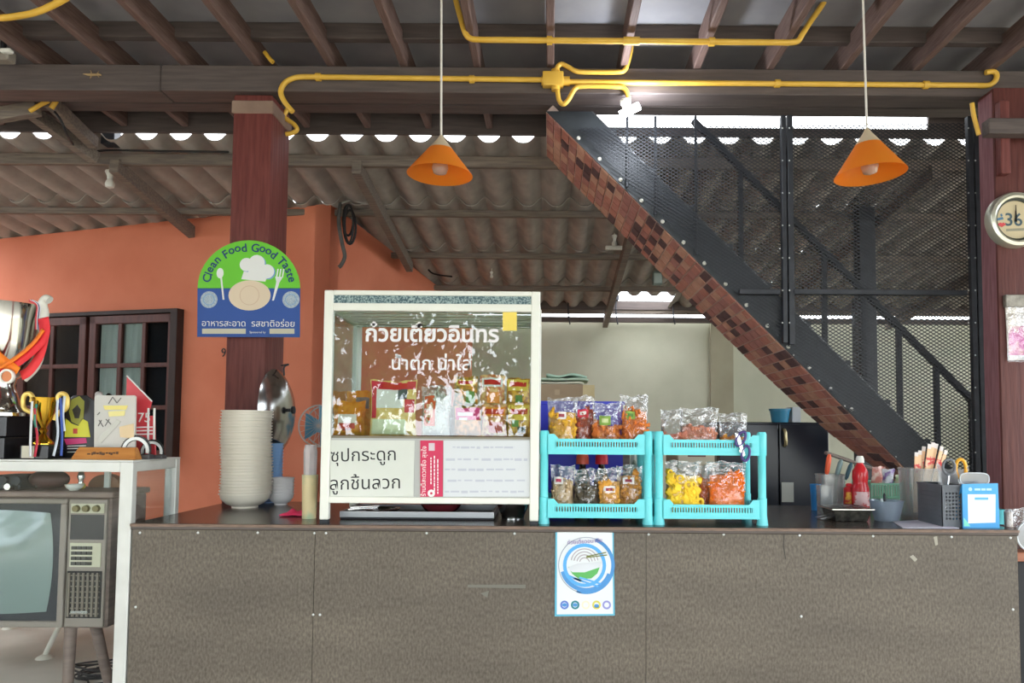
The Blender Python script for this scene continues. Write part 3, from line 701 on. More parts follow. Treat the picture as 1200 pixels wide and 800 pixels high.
MB().prism([(cx - 21 * s, cz - 2 * s), (cx + 17 * s, cz + 2 * s), (cx + 13 * s, cz - 9 * s), (cx + 6 * s, cz - 15 * s), (cx - 8 * s, cz - 16 * s), (cx - 16 * s, cz - 10 * s)], YPO - 4 * e, YPO - 3 * e).build('bowl_green', mat('poster_green', (92, 172, 92)), po)
MB().prism([(cx - 22 * s, cz - 3 * s), (cx - 10 * s, cz + 2 * s), (cx + 18 * s, cz + 4 * s), (cx + 16 * s, cz - 2 * s), (cx - 2 * s, cz - 8 * s), (cx - 16 * s, cz - 8 * s)], YPO - 5 * e, YPO - 4 * e).build('bowl_rim', mat('poster_pale_grey', (206, 208, 212)), po)
MB().bar((cx, YPO - 5.2 * e, cz + 10 * s), (cx + 23 * s, YPO - 5.2 * e, cz + 15 * s), 0.0008, 1.2 * s).bar((cx, YPO - 5.2 * e, cz + 9 * s), (cx + 24 * s, YPO - 5.2 * e, cz + 12 * s), 0.0008, 1.2 * s).build('chopsticks', mat('poster_olive', (112, 120, 60)), po)
MB().bar((cx - 14 * s, YPO - 5.5 * e, cz - 15 * s), (cx + 14 * s, YPO - 5.5 * e, cz - 24 * s), 0.0008, 2 * s).bar((cx - 8 * s, YPO - 5.5 * e, cz - 14 * s), (cx + 17 * s, YPO - 5.5 * e, cz - 21 * s), 0.0008, 2 * s).bar((cx - 20 * s, YPO - 5.5 * e, cz - 12 * s), (cx - 6 * s, YPO - 5.5 * e, cz - 18 * s), 0.0008, 2 * s).build('wave_lines', MATS['sky_blue'], po)
noo = MB()
for k in range(4):
    noo.ring(cx - 2 * s, cz + 3 * s, (5 + 3.4 * k) * s, (6.1 + 3.4 * k) * s, YPO - 2.8 * e, YPO - 2 * e, R(10), R(170), 16)
noo.build('noodle_lines', mat('poster_grey', (168, 158, 162)), po)
word = "ก๋วยเตี๋ยวเมืองไทย"
arc = "ก๋วยเตี๋ยวอนามัย"
text('arc_text', "ก๋วยเตี๋ยวอนามัย", 0.02, mat('lavender_print', (142, 120, 176)), po, (cx - 2 * s, YPO - 6 * e, cz + 28 * s), width=40 * s, rotz=0.08)
for k, (px, c) in enumerate(((661.5, (90, 120, 190)), (674, (40, 120, 130)), (686.5, (226, 214, 190)), (699, (206, 196, 90)), (711, (140, 140, 196)))):
    x, z = pz(px, 708.5, YPO)
    q = MB().ring(x, z, 2.9 * s, 5 * s, YPO - 2 * e, YPO - e, n=20).build('badge', mat('badge_%d_ink' % c[0], c), po)
    if k in (0, 1, 3): MB().disc(x, z - (1.2 * s if k == 3 else 0), 2.2 * s, YPO - 2 * e, YPO - e, 12, 1.3).build('badge_mark', mat('mid_blue', (76, 140, 198)), q)

# ------------------------------------------------------------------ food sign on the left post
YG = 3.40
sg = thing('food_sign', 'arched green and blue sign reading Clean Food Good Taste on the left post', 'sign', P(291, 338, YG))
L, Rr, T0, MID, BOT = 231.5, 351.5, 281, 337.5, 394.5
cxp = (L + Rr) / 2
def arch(grow=0):
    a = []
    for k in range(25):
        t = PI * k / 24; a.append((cxp + (60 + grow) * math.cos(t), 338 - (56.5 + grow) * math.sin(t)))
    return a
ppoly(MB(), arch(), YG, YG, YG + 0.006).build('green_field', mat('sign_green', (108, 200, 50), None, 0.45), sg)
ppoly(MB(), [(L, MID), (Rr, MID), (Rr - 0.5, BOT + 0.5), (L - 0.5, BOT)], YG, YG, YG + 0.006).build('blue_field', mat('sign_blue', (44, 82, 156), None, 0.45), sg)
E = 0.0012
M_CRM = mat('sign_cream', (226, 206, 178), None, 0.5); M_SW = mat('sign_white', (232, 232, 228), None, 0.5)
M_NAVY = mat('sign_navy', (32, 62, 112), None, 0.5); M_SHAD = mat('sign_pale_blue', (124, 164, 202), None, 0.5)
sgs = M_(1, YG)
# plain plate between a spoon and a fork, with a cook's hat above (generic stand-in)
x, z = pz(292.5, 346, YG); MB().disc(x, z, 18 * sgs, YG - E, YG, 32, 1.38).build('plate', M_CRM, sg)
MB().ring(x, z, 11 * sgs, 11.6 * sgs, YG - 1.5 * E, YG - E, n=28).build('plate_rim', mat('sign_tan', (206, 176, 146)), sg)
hat = MB()
for i_, (hx, hy, hr) in enumerate(((289, 310, 8), (301, 308, 9.5), (313, 318, 8.5), (300, 319, 9))): q_ = pz(hx, hy, YG); hat.disc(q_[0], q_[1], hr * sgs, YG - (1.5 + .12 * i_) * E, YG - E * (0.2 + .05 * i_), 20)
ppoly(hat, [(286, 318), (314, 322), (311, 330), (283, 327)], YG, YG - 2.1 * E, YG - E * 0.45); hat.build('cook_hat', M_SW, sg)
hs = MB()
for i_, (hx, hy, hr) in enumerate(((290, 311, 8), (302.5, 309, 9.5), (314.5, 319, 8.5))): q_ = pz(hx, hy, YG); hs.disc(q_[0], q_[1], hr * sgs, YG - (0.4 + .08 * i_) * E, YG + .0001 * i_, 20)
hs.build('hat_shade', M_SHAD, sg)
sp_ = MB(); x, z = pz(258, 320, YG); sp_.disc(x, z, 6.2 * sgs, YG - E, YG, 20, 0.66).prism([pz(258, 323, YG), pz(260, 323, YG), pz(263, 351, YG), pz(261, 351, YG)], YG - 1.15 * E, YG - .1 * E); sp_.build('spoon', M_SW, sg)
fk = MB()
for dx in (-3.4, 0, 3.4): ppoly(fk, [(328.5 + dx, 315), (330 + dx, 315), (328.3 + dx, 325), (326.8 + dx, 325)], YG, YG - E, YG)
ppoly(fk, [(322.5, 324), (331.5, 324.5), (327.5, 331), (321, 352), (319, 352), (324, 330)], YG, YG - 1.12 * E, YG - .1 * E); fk.build('fork', M_SW, sg)
for px in (245, 341):
    x, z = pz(px, 351, YG); q = MB().disc(x, z, 10 * sgs, YG - E, YG, 28).build('seal', mat('seal_silver', (190, 200, 206), (150, 166, 180), 0.5, 160), sg)
    MB().ring(x, z, 6 * sgs, 6.8 * sgs, YG - 1.6 * E, YG - E, n=24).build('seal_ring', M_SHAD, q)
# curved lettering
txt = "Clean Food Good Taste"; wts = {'l': .45, ' ': .6, 't': .62, 'F': 1.0, 'C': 1.15, 'G': 1.25, 'T': 1.0, 'e': .95, 'a': .95, 'n': .95, 'o': 1.0, 'd': 1.0, 's': .85}
tot = sum(wts[c] for c in txt); acc = 0
Rx, Rz = 51 * sgs, 48 * sgs; ox, oz = pz(cxp, 337, YG)
lets = []
for c in txt:
    mid = (acc + wts[c] / 2) / tot; acc += wts[c]
    if c == ' ': continue
    a = R(172) - R(164) * mid
    x = ox + Rx * math.cos(a); z = oz + Rz * math.sin(a)
    lets.append(text('letter', c, 0.056, M_NAVY, sg, (x, YG - 0.0010, z), extrude=0.0012, rotz=a - PI / 2, bold=0.0006))
text('thai_line', "อาหารสะอาด  รสชาติอร่อย", 0.04, M_SW, sg, (pz(291, 378, YG)[0], YG - E, pz(291, 378, YG)[1]), width=109 * sgs)
for (a, b) in ((237, 288), (316, 345)): ppoly(MB(), [(a, 385), (b, 385), (b, 391), (a, 391)], YG, YG - E, YG).build('cream_box', mat('sign_box', (206, 202, 180)), sg)
text('small_line', "Sponsored by", 0.01, M_SW, sg, (pz(302, 389.5, YG)[0], YG - E, pz(302, 389.5, YG)[1]), width=19 * sgs)

# ------------------------------------------------------------------ glass cabinet on the counter
YA = 2.64; YAB = 3.06
M_ALU = mat('white_powder_coated_frame', (226, 225, 214), None, 0.35)
M_PANE = film('cabinet_glass', (246, 250, 250), 0.05, 0.0, fres=0.4)
gc = thing('glass_cabinet', 'white-framed glass snack cabinet with lettered front standing on the counter', 'cabinet', P(504, 612, YA))
ax0, ax1 = P(377, 475, YA).x, P(632, 475, YA).x; sw = M_(10.5, YA)
zt_ = P(504, 340.5, YA).z; z_g0 = P(504, 346, YA).z; z_g1 = P(504, 355.5, YA).z; z_r = P(504, 364.5, YA).z
z_b1 = P(504, 582.5, YA).z; z_b0 = P(504, 590, YA).z; z_sh = P(504, 508, YA).z
dp = 0.028
for x in (ax0, ax1 - sw):
    for y in (YA, YAB - dp):
        o = MB().span(x, x + sw, y, y + dp, ZC + 0.012, zt_).build('corner_post', M_ALU, gc, bevel=0.003)
        MB().span(x + 0.002, x + sw - 0.002, y + 0.002, y + dp - 0.002, ZC, ZC + 0.012).build('foot', M_BLACK, o)
def rails(y):
    MB().span(ax0 + sw, ax1 - sw, y, y + dp, z_g0, zt_).build('rail', M_ALU, gc, bevel=0.002)
    MB().span(ax0 + sw, ax1 - sw, y, y + dp, z_r, z_g1).build('rail', M_ALU, gc, bevel=0.002)
    MB().span(ax0 + sw, ax1 - sw, y, y + dp, z_b0, z_b1).build('rail', M_ALU, gc, bevel=0.002)
rails(YA); rails(YAB - dp)
for x in (ax0, ax1 - sw):
    for (a, b) in ((z_g0, zt_), (z_b0, z_b1), (z_r, z_g1)):
        MB().span(x + 0.003, x + sw - 0.003, YA + dp, YAB - dp, a, b).build('side_rail', M_ALU, gc, bevel=0.002)
M_GRAN = mat('speckled_blue_green_strip', (58, 84, 92), (150, 168, 166), 0.4, 180, lo=0.42, hi=0.6)
MB().span(ax0 + sw, ax1 - sw, YA + 0.008, YA + 0.012, z_g1, z_g0).build('strip_panel', M_GRAN, gc)
MB().span(ax0 + sw, ax1 - sw, YA + dp, YAB - dp, z_g0 + 0.001, z_g0 + 0.009).build('top_panel', mat('white_top_panel', (206, 206, 200), None, 0.5), gc)
for k in range(5):
    y = YA + 0.06 + 0.075 * k; MB().span(ax0 + sw, ax1 - sw, y, y + 0.02, z_r + 0.002, z_r + 0.010).build('ceiling_slat', M_ALU, gc)
MB().span(ax0 + sw, ax1 - sw, YA + 0.010, YA + 0.014, z_sh - 0.006, z_r).build('front_pane', M_PANE, gc)
for x in (ax0 + sw / 2, ax1 - sw / 2):
    MB().span(x - 0.002, x + 0.002, YA + dp, YAB - dp, z_b1, z_r).build('side_pane', M_PANE, gc)
MB().cyl((ax0 + sw, YAB - 0.09, P(504, 386, YAB).z), (ax1 - sw, YAB - 0.09, P(504, 386, YAB).z), 0.005).build('hanging_rod', mat('brushed_steel', (190, 190, 186), None, 0.25, metal=0.9), gc)
MB().span(ax0 + sw, ax1 - sw, YA + 0.016, YAB - dp, z_sh - 0.018, z_sh - 0.010).build('shelf', mat('steel_shelf', (120, 112, 96), None, 0.4, metal=0.3), gc)
MB().span(ax0 + sw, ax1 - sw, YA + 0.012, YA + 0.016, z_b1, z_sh - 0.018).build('lower_panel', mat('pale_grey_panel', (176, 176, 172), None, 0.5), gc)
M_LET = mat('white_glass_lettering', (226, 222, 222), None, 0.5)
yl = YA + 0.0095
text('lettering', "ก๋วยเตี๋ยวอินทร", 0.05, M_LET, gc, (pz(506.5, 389, yl)[0], yl, pz(506.5, 389, yl)[1]), width=M_(157, yl), bold=0.0012, extrude=0.0004)
text('lettering', "น้ำตก", 0.05, M_LET, gc, (pz(482, 424, yl)[0], yl, pz(482, 424, yl)[1]), width=M_(46, yl), bold=0.0006, extrude=0.0004)
text('lettering', "น่าใส่", 0.05, M_LET, gc, (pz(533, 424, yl)[0], yl, pz(533, 424, yl)[1]), width=M_(40, yl), bold=0.0006, extrude=0.0004)
ppoly(MB(), [(589, 364), (605.5, 364), (605.5, 387), (589, 387)], YA, yl - 0.0008, yl).build('yellow_note', mat('note_yellow', (232, 206, 96)), gc)
# papers taped on the lower panel: things of their own
pw = thing('paper_notice', 'white paper with two handwritten black lines on the glass cabinet, lower left', 'notice', P(436, 550, YA + 0.006))
ppoly(MB(), [(386.5, 515.5), (485.5, 516), (484, 582), (386, 582)], YA, YA + 0.0085, YA + 0.0098).build('sheet', mat('notice_paper', (206, 208, 198), (214, 215, 206), 0.8, 4), pw)
M_INK = mat('black_marker', (40, 40, 42), None, 0.7)
text('handwriting', "ซุปกระดูก", 0.05, M_INK, pw, (pz(425, 535, YA)[0], YA + 0.0082, pz(425, 535, YA)[1]), width=M_(76, YA), extrude=0.0003, rotz=0.03)
text('handwriting', "ลูกชิ้นลวก", 0.05, M_INK, pw, (pz(427, 567, YA)[0], YA + 0.0082, pz(427, 567, YA)[1]), width=M_(82, YA), extrude=0.0003, rotz=0.03)
rc = thing('red_card', 'narrow upright red card with white print between two white sheets on the cabinet', 'card', P(506, 550, YA + 0.006))
ppoly(MB(), [(492, 516), (519, 516), (518.5, 582), (492, 582)], YA, YA + 0.0085, YA + 0.0098).build('card', mat('card_crimson', (200, 44, 84), None, 0.5), rc)
text('print_line', "ร้านนี้สะดวกซื้อ สุขใจ", 0.03, M_SW, rc, (pz(496.5, 552, YA)[0], YA + 0.0082, pz(496.5, 552, YA)[1]), width=M_(58, YA), extrude=0.0003, rotz=PI / 2)
dash = MB()
for cxp_, a, b in ((504, 536, 566), (508, 534, 574), (512, 538, 576)):
    y = a
    while y < b: l_ = random.uniform(1.5, 5); ppoly(dash, [(cxp_, y), (cxp_ + 1.3, y), (cxp_ + 1.3, y + l_), (cxp_, y + l_)], YA, YA + 0.0080, YA + 0.0084); y += l_ + 1
dash.build('small_print', M_SW, rc)
ppoly(MB(), [(502, 519), (509, 519), (509, 528), (502, 528)], YA, YA + 0.0080, YA + 0.0084).build('print_box', mat('print_grey', (206, 190, 196)), rc)
x, z = pz(505, 578, YA); MB().ring(x, z, M_(1.5, YA), M_(4.3, YA), YA + 0.0080, YA + 0.0084, n=20).build('round_mark', M_SW, rc)
mn = thing('printed_sheet', 'wide white sheet with faint faded lines on the glass cabinet, lower right', 'notice', P(571, 550, YA + 0.006))
ppoly(MB(), [(519.5, 516), (621, 516), (620.5, 582), (519, 582)], YA, YA + 0.0086, YA + 0.0098).build('sheet', mat('sheet_white', (208, 210, 212), None, 0.6), mn)
fd = MB()
for row, (y, a, b) in enumerate(((523, 530, 603), (537, 522, 618), (549, 521, 606), (562, 524, 617), (575, 521, 614))):
    x = a
    while x < b:
        l_ = random.uniform(3, 11); hh = random.uniform(1.5, 3); ppoly(fd, [(x, y), (min(x + l_, b), y), (min(x + l_, b), y + hh), (x, y + hh)], YA, YA + 0.0082, YA + 0.0086); x += l_ + random.uniform(1, 4)
fd.build('faded_print', mat('faded_print', (186, 188, 198)), mn, kind='stuff')
# ------------------------------------------------------------------ bags of snacks
M_FILM = film('clear_crinkled_film', (250, 250, 252), 0.15, 0.10, bump=1.0, bscale=34, body=0.04, bodycol=(240, 240, 244))
def crumple_top():      # the film is smooth over the filling and crumpled towards the tied-off top
    n = M_FILM.node_tree.nodes; l = M_FILM.node_tree.links
    bp = [q for q in n if q.type == 'BUMP'][0]; tcn = [q for q in n if q.type == 'TEX_COORD'][0]; ma = [q for q in n if q.type == 'MATH'][0]
    sx_ = n.new('ShaderNodeSeparateXYZ'); l.new(tcn.outputs['Generated'], sx_.inputs[0])
    mr = n.new('ShaderNodeMapRange'); mr.inputs['From Min'].default_value = .35; mr.inputs['From Max'].default_value = .75; mr.inputs['To Min'].default_value = .25; mr.inputs['To Max'].default_value = 1.0
    l.new(sx_.outputs['Z'], mr.inputs[0]); l.new(mr.outputs[0], bp.inputs['Strength'])
    m2 = n.new('ShaderNodeMapRange'); m2.inputs['From Min'].default_value = .4; m2.inputs['From Max'].default_value = .8; m2.inputs['To Min'].default_value = .07; m2.inputs['To Max'].default_value = .26
    l.new(sx_.outputs['Z'], m2.inputs[0]); l.new(m2.outputs[0], ma.inputs[2])
crumple_top()
rb = random.Random(11)
def pillow(w, h, t, seed, top=0.72, wob=0.008):
    q = random.Random(seed); ph = [q.uniform(0, 6.28) for _ in range(6)]
    def fn(u, v, sgn, sc=1.0, lift=0.0):
        x = (u - 0.5) * w * (1 - 0.10 * math.sin(PI * min(v, 1)) * 0.6); z = v * h
        e = max(0.0, 1 - abs(2 * u - 1) ** 3)
        f = (min(1, v / 0.10)) ** 0.6 * (1.0 if v < top * 0.55 else max(0.04, 1 - (v - top * 0.55) / (1 - top * 0.55)))
        y = sgn * (t / 2 * e * f * sc + lift)
        wv = wob * (math.sin(9 * u + ph[0] + 5 * v) * 0.5 + math.sin(17 * u + ph[1] - 11 * v) * 0.35) * (0.3 + v)
        z2 = z + (0.02 * h * math.sin(7 * u + ph[2]) + 0.012 * h * math.sin(19 * u + ph[3])) * (v ** 4)
        return Vector((x, y + wv, z2))
    return fn
def pillow_mesh(fn, nu=12, nv=14):
    mb = MB(); mb.grid(lambda u, v: fn(u, v, -1), nu, nv); k = MB(); k.grid(lambda u, v: fn(1 - u, v, 1), nu, nv)
    mb.add(k.v, k.f); return mb
def crisp(mb, kind, p, s, q):
    rot = Euler((q.uniform(0, 6), q.uniform(0, 6), q.uniform(0, 6))).to_matrix().to_4x4(); T = Matrix.Translation(p) @ rot
    if kind == 'nugget': mb.blob((0, 0, 0), (s, s * .7, s * .8), 6, 4, T, 0.25)
    elif kind == 'ring': mb.lathe([(s * .55, -s * .7), (s, -s * .7), (s, s * .7), (s * .55, s * .7), (s * .55, -s * .7)], (0, 0, 0), 8, T, caps=False)
    elif kind == 'stick': mb.tube([(-s * 2.2, 0, 0), (0, s * .4, 0), (s * 2.2, 0, 0)], s * .5, 5, T)
    elif kind == 'chip': mb.grid(lambda u, v: Vector(((u - .5) * 2.2 * s, (v - .5) * 2 * s, s * .7 * math.sin(PI * u))), 3, 2, T)
    elif kind == 'curl': mb.tube([(s * math.cos(a), s * math.sin(a), s * .25 * a) for a in (0, .9, 1.8, 2.7, 3.6, 4.5)], s * .38, 5, T)
def bag(name, label, cat, px0, py0, px1, py1, Y, col1, col2, kind, n, s, fill=0.72, t=0.075, stick=None, group=None, tilt=0.0, zbase=None, rz=0.0):
    """clear bag px0..px1 wide, base at py1, top at py0; stick = label colours (paper, mark) and place"""
    c = P((px0 + px1) / 2, py1, Y); z0 = zbase if zbase is not None else c.z
    w = M_(px1 - px0, Y); h = P((px0 + px1) / 2, py0, Y).z - z0
    th = thing(name, label, cat, (c.x, Y, z0), group, rz); th.rotation_euler.x = tilt
    seed = int(px0 * 7 + py1); fn = pillow(w, h, t, seed); q = random.Random(seed)
    pillow_mesh(fn).build('bag_film', M_FILM, th, local=True, smooth=True)
    m = mat('snack_%d_%d_%d' % col1, col1, col2, 0.75, 35, lo=0.3, hi=0.7, bump=0.4)
    mb = MB()
    core = MB(); core.grid(lambda u, v: fn(0.06 + 0.88 * u, 0.02 + fill * 0.93 * v, -1, 0.80), 8, 8); k2 = MB(); k2.grid(lambda u, v: fn(0.94 - 0.88 * u, 0.02 + fill * 0.93 * v, 1, 0.80), 8, 8)
    mb.add(core.v, core.f); mb.add(k2.v, k2.f)
    for i in range(n):
        u = q.uniform(0.07, 0.93); v = (q.random() ** 0.85) * fill * (0.90 + 0.14 * math.sin(6 * u + seed)) + 0.03
        sg = -1 if q.random() < 0.8 else 1
        crisp(mb, kind, fn(u, min(v, 0.97), sg, 0.74), 1.3 * s * q.uniform(0.75, 1.2), q)
    mb.build('snack_filling', m, th, local=True, kind='stuff', smooth=40)
    if stick:
        paper, mark, u0, v0, u1, v1 = stick
        g = MB().grid(lambda u, v: fn(u0 + (u1 - u0) * u, v0 + (v1 - v0) * v, -1, 1.0, 0.0015), 5, 3).build('sticker', mat('sticker_%d_%d_%d' % paper, paper, None, 0.5), th, local=True, smooth=True)
        MB().grid(lambda u, v: fn(u0 + (u1 - u0) * (.2 + .6 * u), v0 + (v1 - v0) * (.28 + .44 * v), -1, 1.0, 0.0025), 4, 2).build('sticker_mark', mat('sticker_%d_%d_%d' % mark, mark, None, 0.5), g, local=True)
    return th
# ------------------------------------------------------------------ turquoise stacking racks
M_TURQ = mat('turquoise_plastic', (100, 208, 214), (108, 214, 220), 0.35, 6, trans=0.0)
YR = 2.655; RD = 0.245
def rack(pxa, pxb, label):
    xa_, xb_ = P(pxa, 560, YR).x, P(pxb, 560, YR).x; mid = (xa_ + xb_) / 2
    t = thing('storage_rack', label, 'rack', (mid, YR + RD / 2, ZC))
    pw_ = M_(11, YR)
    zf = []
    def tray(yt, yd, yb, name):
        za, zd, zb = P(700, yt, YR).z, P(700, yd, YR).z, P(700, yb, YR).z
        mb = MB(); W = xb_ - xa_; sa, sb = P(700, yd + 3.2, YR).z, P(700, yd + 9, YR).z
        L_, R_ = xa_ + pw_ * .9, xb_ - pw_ * .9; i0 = L_ + W * 0.055; i1 = L_ + W * 0.095
        for y in (YR, YR + RD - 0.004):
            yy = (y, y + 0.004)
            mb.prism([(L_, sa), (R_, sa), (R_, za), (R_ - (i0 - L_), za), (R_ - (i1 - L_), zd), (i1, zd), (i0, za), (L_, za)], *yy)
            mb.prism([(L_, zb), (R_, zb), (R_, sb), (L_, sb)], *yy)
            nsl = 30; a = L_ + W * .07; b = R_ - W * .07; stp = (b - a) / nsl
            mb.span(L_, a, *yy, sb, sa); mb.span(b, R_, *yy, sb, sa)
            for k in range(nsl + 1):
                x = a + stp * k; mb.span(x - stp * .27, x + stp * .27, *yy, sb, sa)
            mb.span(i1, R_ - (i1 - L_), y - 0.004, y + 0.006, zd - 0.004, zd + 0.001)
            mb.span(L_, R_, y - 0.003, y + 0.006, zb - 0.001, zb + 0.005)
        for x in (xa_ + 0.004, xb_ - 0.008):
            mb.span(x, x + 0.004, YR + pw_, YR + RD - pw_, zb, zd)
        mb.span(L_, R_, YR + 0.004, YR + RD - 0.004, zb + 0.001, zb + 0.004)
        mb.build(name, M_TURQ, t); zf.append(zb + 0.0045)
        return za, zb
    u_ = tray(508.5, 514.5, 532, 'tray'); l_ = tray(584.5, 590.5, 606.5, 'tray')
    for x in (xa_ + pw_ / 2, xb_ - pw_ / 2):
        for y in (YR + pw_ / 2, YR + RD - pw_ / 2):
            mb = MB()
            mb.lathe([(pw_ * .62, ZC), (pw_ * .55, ZC + 0.02), (pw_ * .5, l_[1] + 0.01), (pw_ * .5, l_[0] + 0.004), (pw_ * .43, l_[0] + 0.006), (pw_ * .43, u_[1] - 0.004), (pw_ * .5, u_[1]), (pw_ * .52, u_[0] + 0.004), (pw_ * .4, u_[0] + 0.012)], (x, y, 0), 14)
            mb.build('post', M_TURQ, t, smooth=40)
    return zf
zA = rack(632, 765.5, 'turquoise two-tier plastic rack of snack bags next to the glass cabinet')
zB = rack(767.5, 900, 'turquoise two-tier plastic rack with purple scissors, right of its twin')
G = 'bags of snacks on the turquoise racks'
yr = YR + 0.075
W_ = (232, 226, 222); RD_ = (178, 50, 70)
bag('snack_bag', 'clear bag of yellow crunchy crisps with a white sticker, top left of the racks', 'snack bag', 641, 466, 677, 528, yr, (240, 190, 62), (222, 160, 44), 'nugget', 90, 0.008, 0.76, stick=(W_, (150, 60, 70), .30, .60, .62, .74), group=G, zbase=zA[0], tilt=-0.05)
bag('snack_bag', 'clear bag of reddish brown sticks with a red sticker on the upper left rack', 'snack bag', 671, 464, 697, 528, yr + 0.03, (184, 92, 58), (150, 66, 46), 'stick', 90, 0.006, 0.72, stick=((214, 60, 80), W_, .2, .62, .7, .76), group=G, zbase=zA[0])
bag('snack_bag', 'clear bag of flat orange crisps with a slanting green sticker, upper left rack', 'snack bag', 694, 472, 728, 528, yr - 0.01, (226, 136, 62), (200, 108, 48), 'chip', 90, 0.009, 0.55, stick=((132, 166, 76), (196, 206, 150), .22, .55, .62, .74), group=G, zbase=zA[0])
bag('snack_bag', 'clear bag of orange strips with a green sticker, top right end of the left rack', 'snack bag', 726, 463, 760, 528, yr, (240, 142, 60), (216, 114, 46), 'stick', 120, 0.006, 0.74, stick=((140, 176, 84), (90, 130, 60), .18, .58, .52, .72), group=G, zbase=zA[0], tilt=-0.04)
bag('snack_bag', 'clear bag with pinkish red pieces, leftmost on the upper right rack', 'snack bag', 766 + 8, 480, 800, 528, yr, (196, 104, 88), (224, 150, 120), 'nugget', 60, 0.008, 0.45, group=G, zbase=zB[0])
bag('snack_bag', 'crinkled clear bag of brown and pink pieces, middle of the upper right rack', 'snack bag', 796, 478, 842, 528, yr - 0.01, (186, 118, 84), (216, 140, 118), 'nugget', 80, 0.008, 0.6, group=G, zbase=zB[0])
bag('snack_bag', 'clear bag with a little orange and blue at the bottom, beside the purple scissors', 'snack bag', 842, 484, 876, 528, yr + 0.01, (232, 160, 62), (210, 120, 50), 'nugget', 40, 0.008, 0.42, group=G, zbase=zB[0])
bag('snack_bag', 'clear bag of pale beige twists with a red sticker, left in the lower left tray', 'snack bag', 645, 545, 674, 604, yr, (214, 188, 148), (186, 156, 116), 'stick', 80, 0.006, 0.68, stick=(W_, (180, 50, 80), .12, .62, .5, .76), group=G, zbase=zA[1])
bag('snack_bag', 'crinkled clear bag of dark seaweed pieces in the lower left tray', 'snack bag', 672, 549, 703, 604, yr - 0.005, (74, 66, 54), (104, 92, 72), 'chip', 90, 0.008, 0.62, group=G, zbase=zA[1])
bag('snack_bag', 'clear bag of golden crisps with a low white sticker in the lower left tray', 'snack bag', 700, 548, 728, 604, yr - 0.012, (236, 178, 76), (206, 140, 54), 'nugget', 90, 0.008, 0.74, stick=(W_, (150, 60, 80), .22, .48, .72, .62), group=G, zbase=zA[1])
bag('snack_bag', 'clear bag of golden brown crisps with a high white sticker in the lower left tray', 'snack bag', 722, 545, 753, 604, yr + 0.03, (226, 164, 78), (190, 126, 54), 'nugget', 100, 0.008, 0.82, stick=(W_, (150, 60, 80), .22, .62, .66, .75), group=G, zbase=zA[1])
bag('snack_bag', 'clear bag of bright yellow corn rings in the lower right tray', 'snack bag', 780, 540, 822, 604, yr, (252, 212, 66), (246, 200, 50), 'ring', 90, 0.0115, 0.76, stick=(W_, (220, 190, 190), .34, .70, .52, .76), group=G, zbase=zB[1])
bag('snack_bag', 'large clear bag of bright orange thin sticks in the lower right tray', 'snack bag', 828, 541, 875, 604, yr - 0.005, (255, 138, 26), (248, 116, 16), 'stick', 240, 0.0045, 0.78, group=G, zbase=zB[1])
bag('snack_bag', 'narrow clear bag of orange pieces behind the orange sticks bag', 'snack bag', 815, 544, 836, 604, yr + 0.055, (252, 128, 34), (240, 106, 24), 'nugget', 60, 0.007, 0.74, group=G, zbase=zB[1])
# purple scissors hung on the right rack
M_PURP = mat('purple_plastic', (74, 58, 122), None, 0.4)
c = P(872, 525, YR - 0.012); t = thing('scissors', 'purple-handled scissors hanging over the front of the right rack', 'scissors', c)
for (px, py, a) in ((868, 514, 0.5), (874, 531, 0.15)):
    q = P(px, py, YR - 0.012); pts = []
    for k in range(17):
        b = 2 * PI * k / 16; u, v = 0.014 * math.cos(b), 0.028 * math.sin(b); pts.append((q.x + u * math.cos(a) - v * math.sin(a) * -1, q.y, q.z + v * math.cos(a) - u * math.sin(a)))
    MB().tube(pts, 0.005, 8).build('handle', M_PURP, t, smooth=True)
MB().prism([pz(860, 507, YR), pz(865, 509, YR), pz(872, 533, YR), pz(869, 535, YR)], YR - 0.016, YR - 0.012).build('blade', MATS['brushed_steel'], t)
x, z = pz(866.5, 528, YR); MB().disc(x, z, 0.006, YR - 0.019, YR - 0.016, 12).build('pivot', M_WHITE, t)

# ------------------------------------------------------------------ printed packets and bags inside the glass cabinet
def packet(name, label, px0, py0, px1, py1, Y, c1, c2, c3, stick, texts=None, t=0.05, group=None, tilt=0.0, zb=None, rz=0.0, tcol=None):
    c = P((px0 + px1) / 2, py1, Y); z0 = c.z if zb is None else zb
    w = M_(px1 - px0, Y); h = P((px0 + px1) / 2, py0, Y).z - z0
    th = thing(name, label, 'packet', (c.x, Y, z0), group, rz); th.rotation_euler.x = tilt
    fn = pillow(w, h, t, int(px0 + py0), 0.95, 0.004)
    m = mat('pack_%d_%d_%d' % c1, c1, c2, 0.3, 55, lo=0.4, hi=0.6, detail=2)
    pillow_mesh(fn).build('wrapper', m, th, local=True, smooth=True)
    for i, (cc, u0, v0, u1, v1) in enumerate(stick):
        MB().grid(lambda u, v: fn(u0 + (u1 - u0) * u, v0 + (v1 - v0) * v, -1, 1.0, 0.0012 + 0.0008 * i), 6, 4).build('print_patch', mat('ink_%d_%d_%d' % cc, cc, None, 0.4), th, local=True, smooth=True)
    return th
zS = z_sh - 0.0095
yp = 2.80; GP = 'noodle packets in the glass cabinet'
RED = (206, 44, 40); OR = (238, 140, 40); YL = (240, 204, 84); PK = (224, 50, 128); GRN = (96, 140, 60); WH = (234, 230, 222)
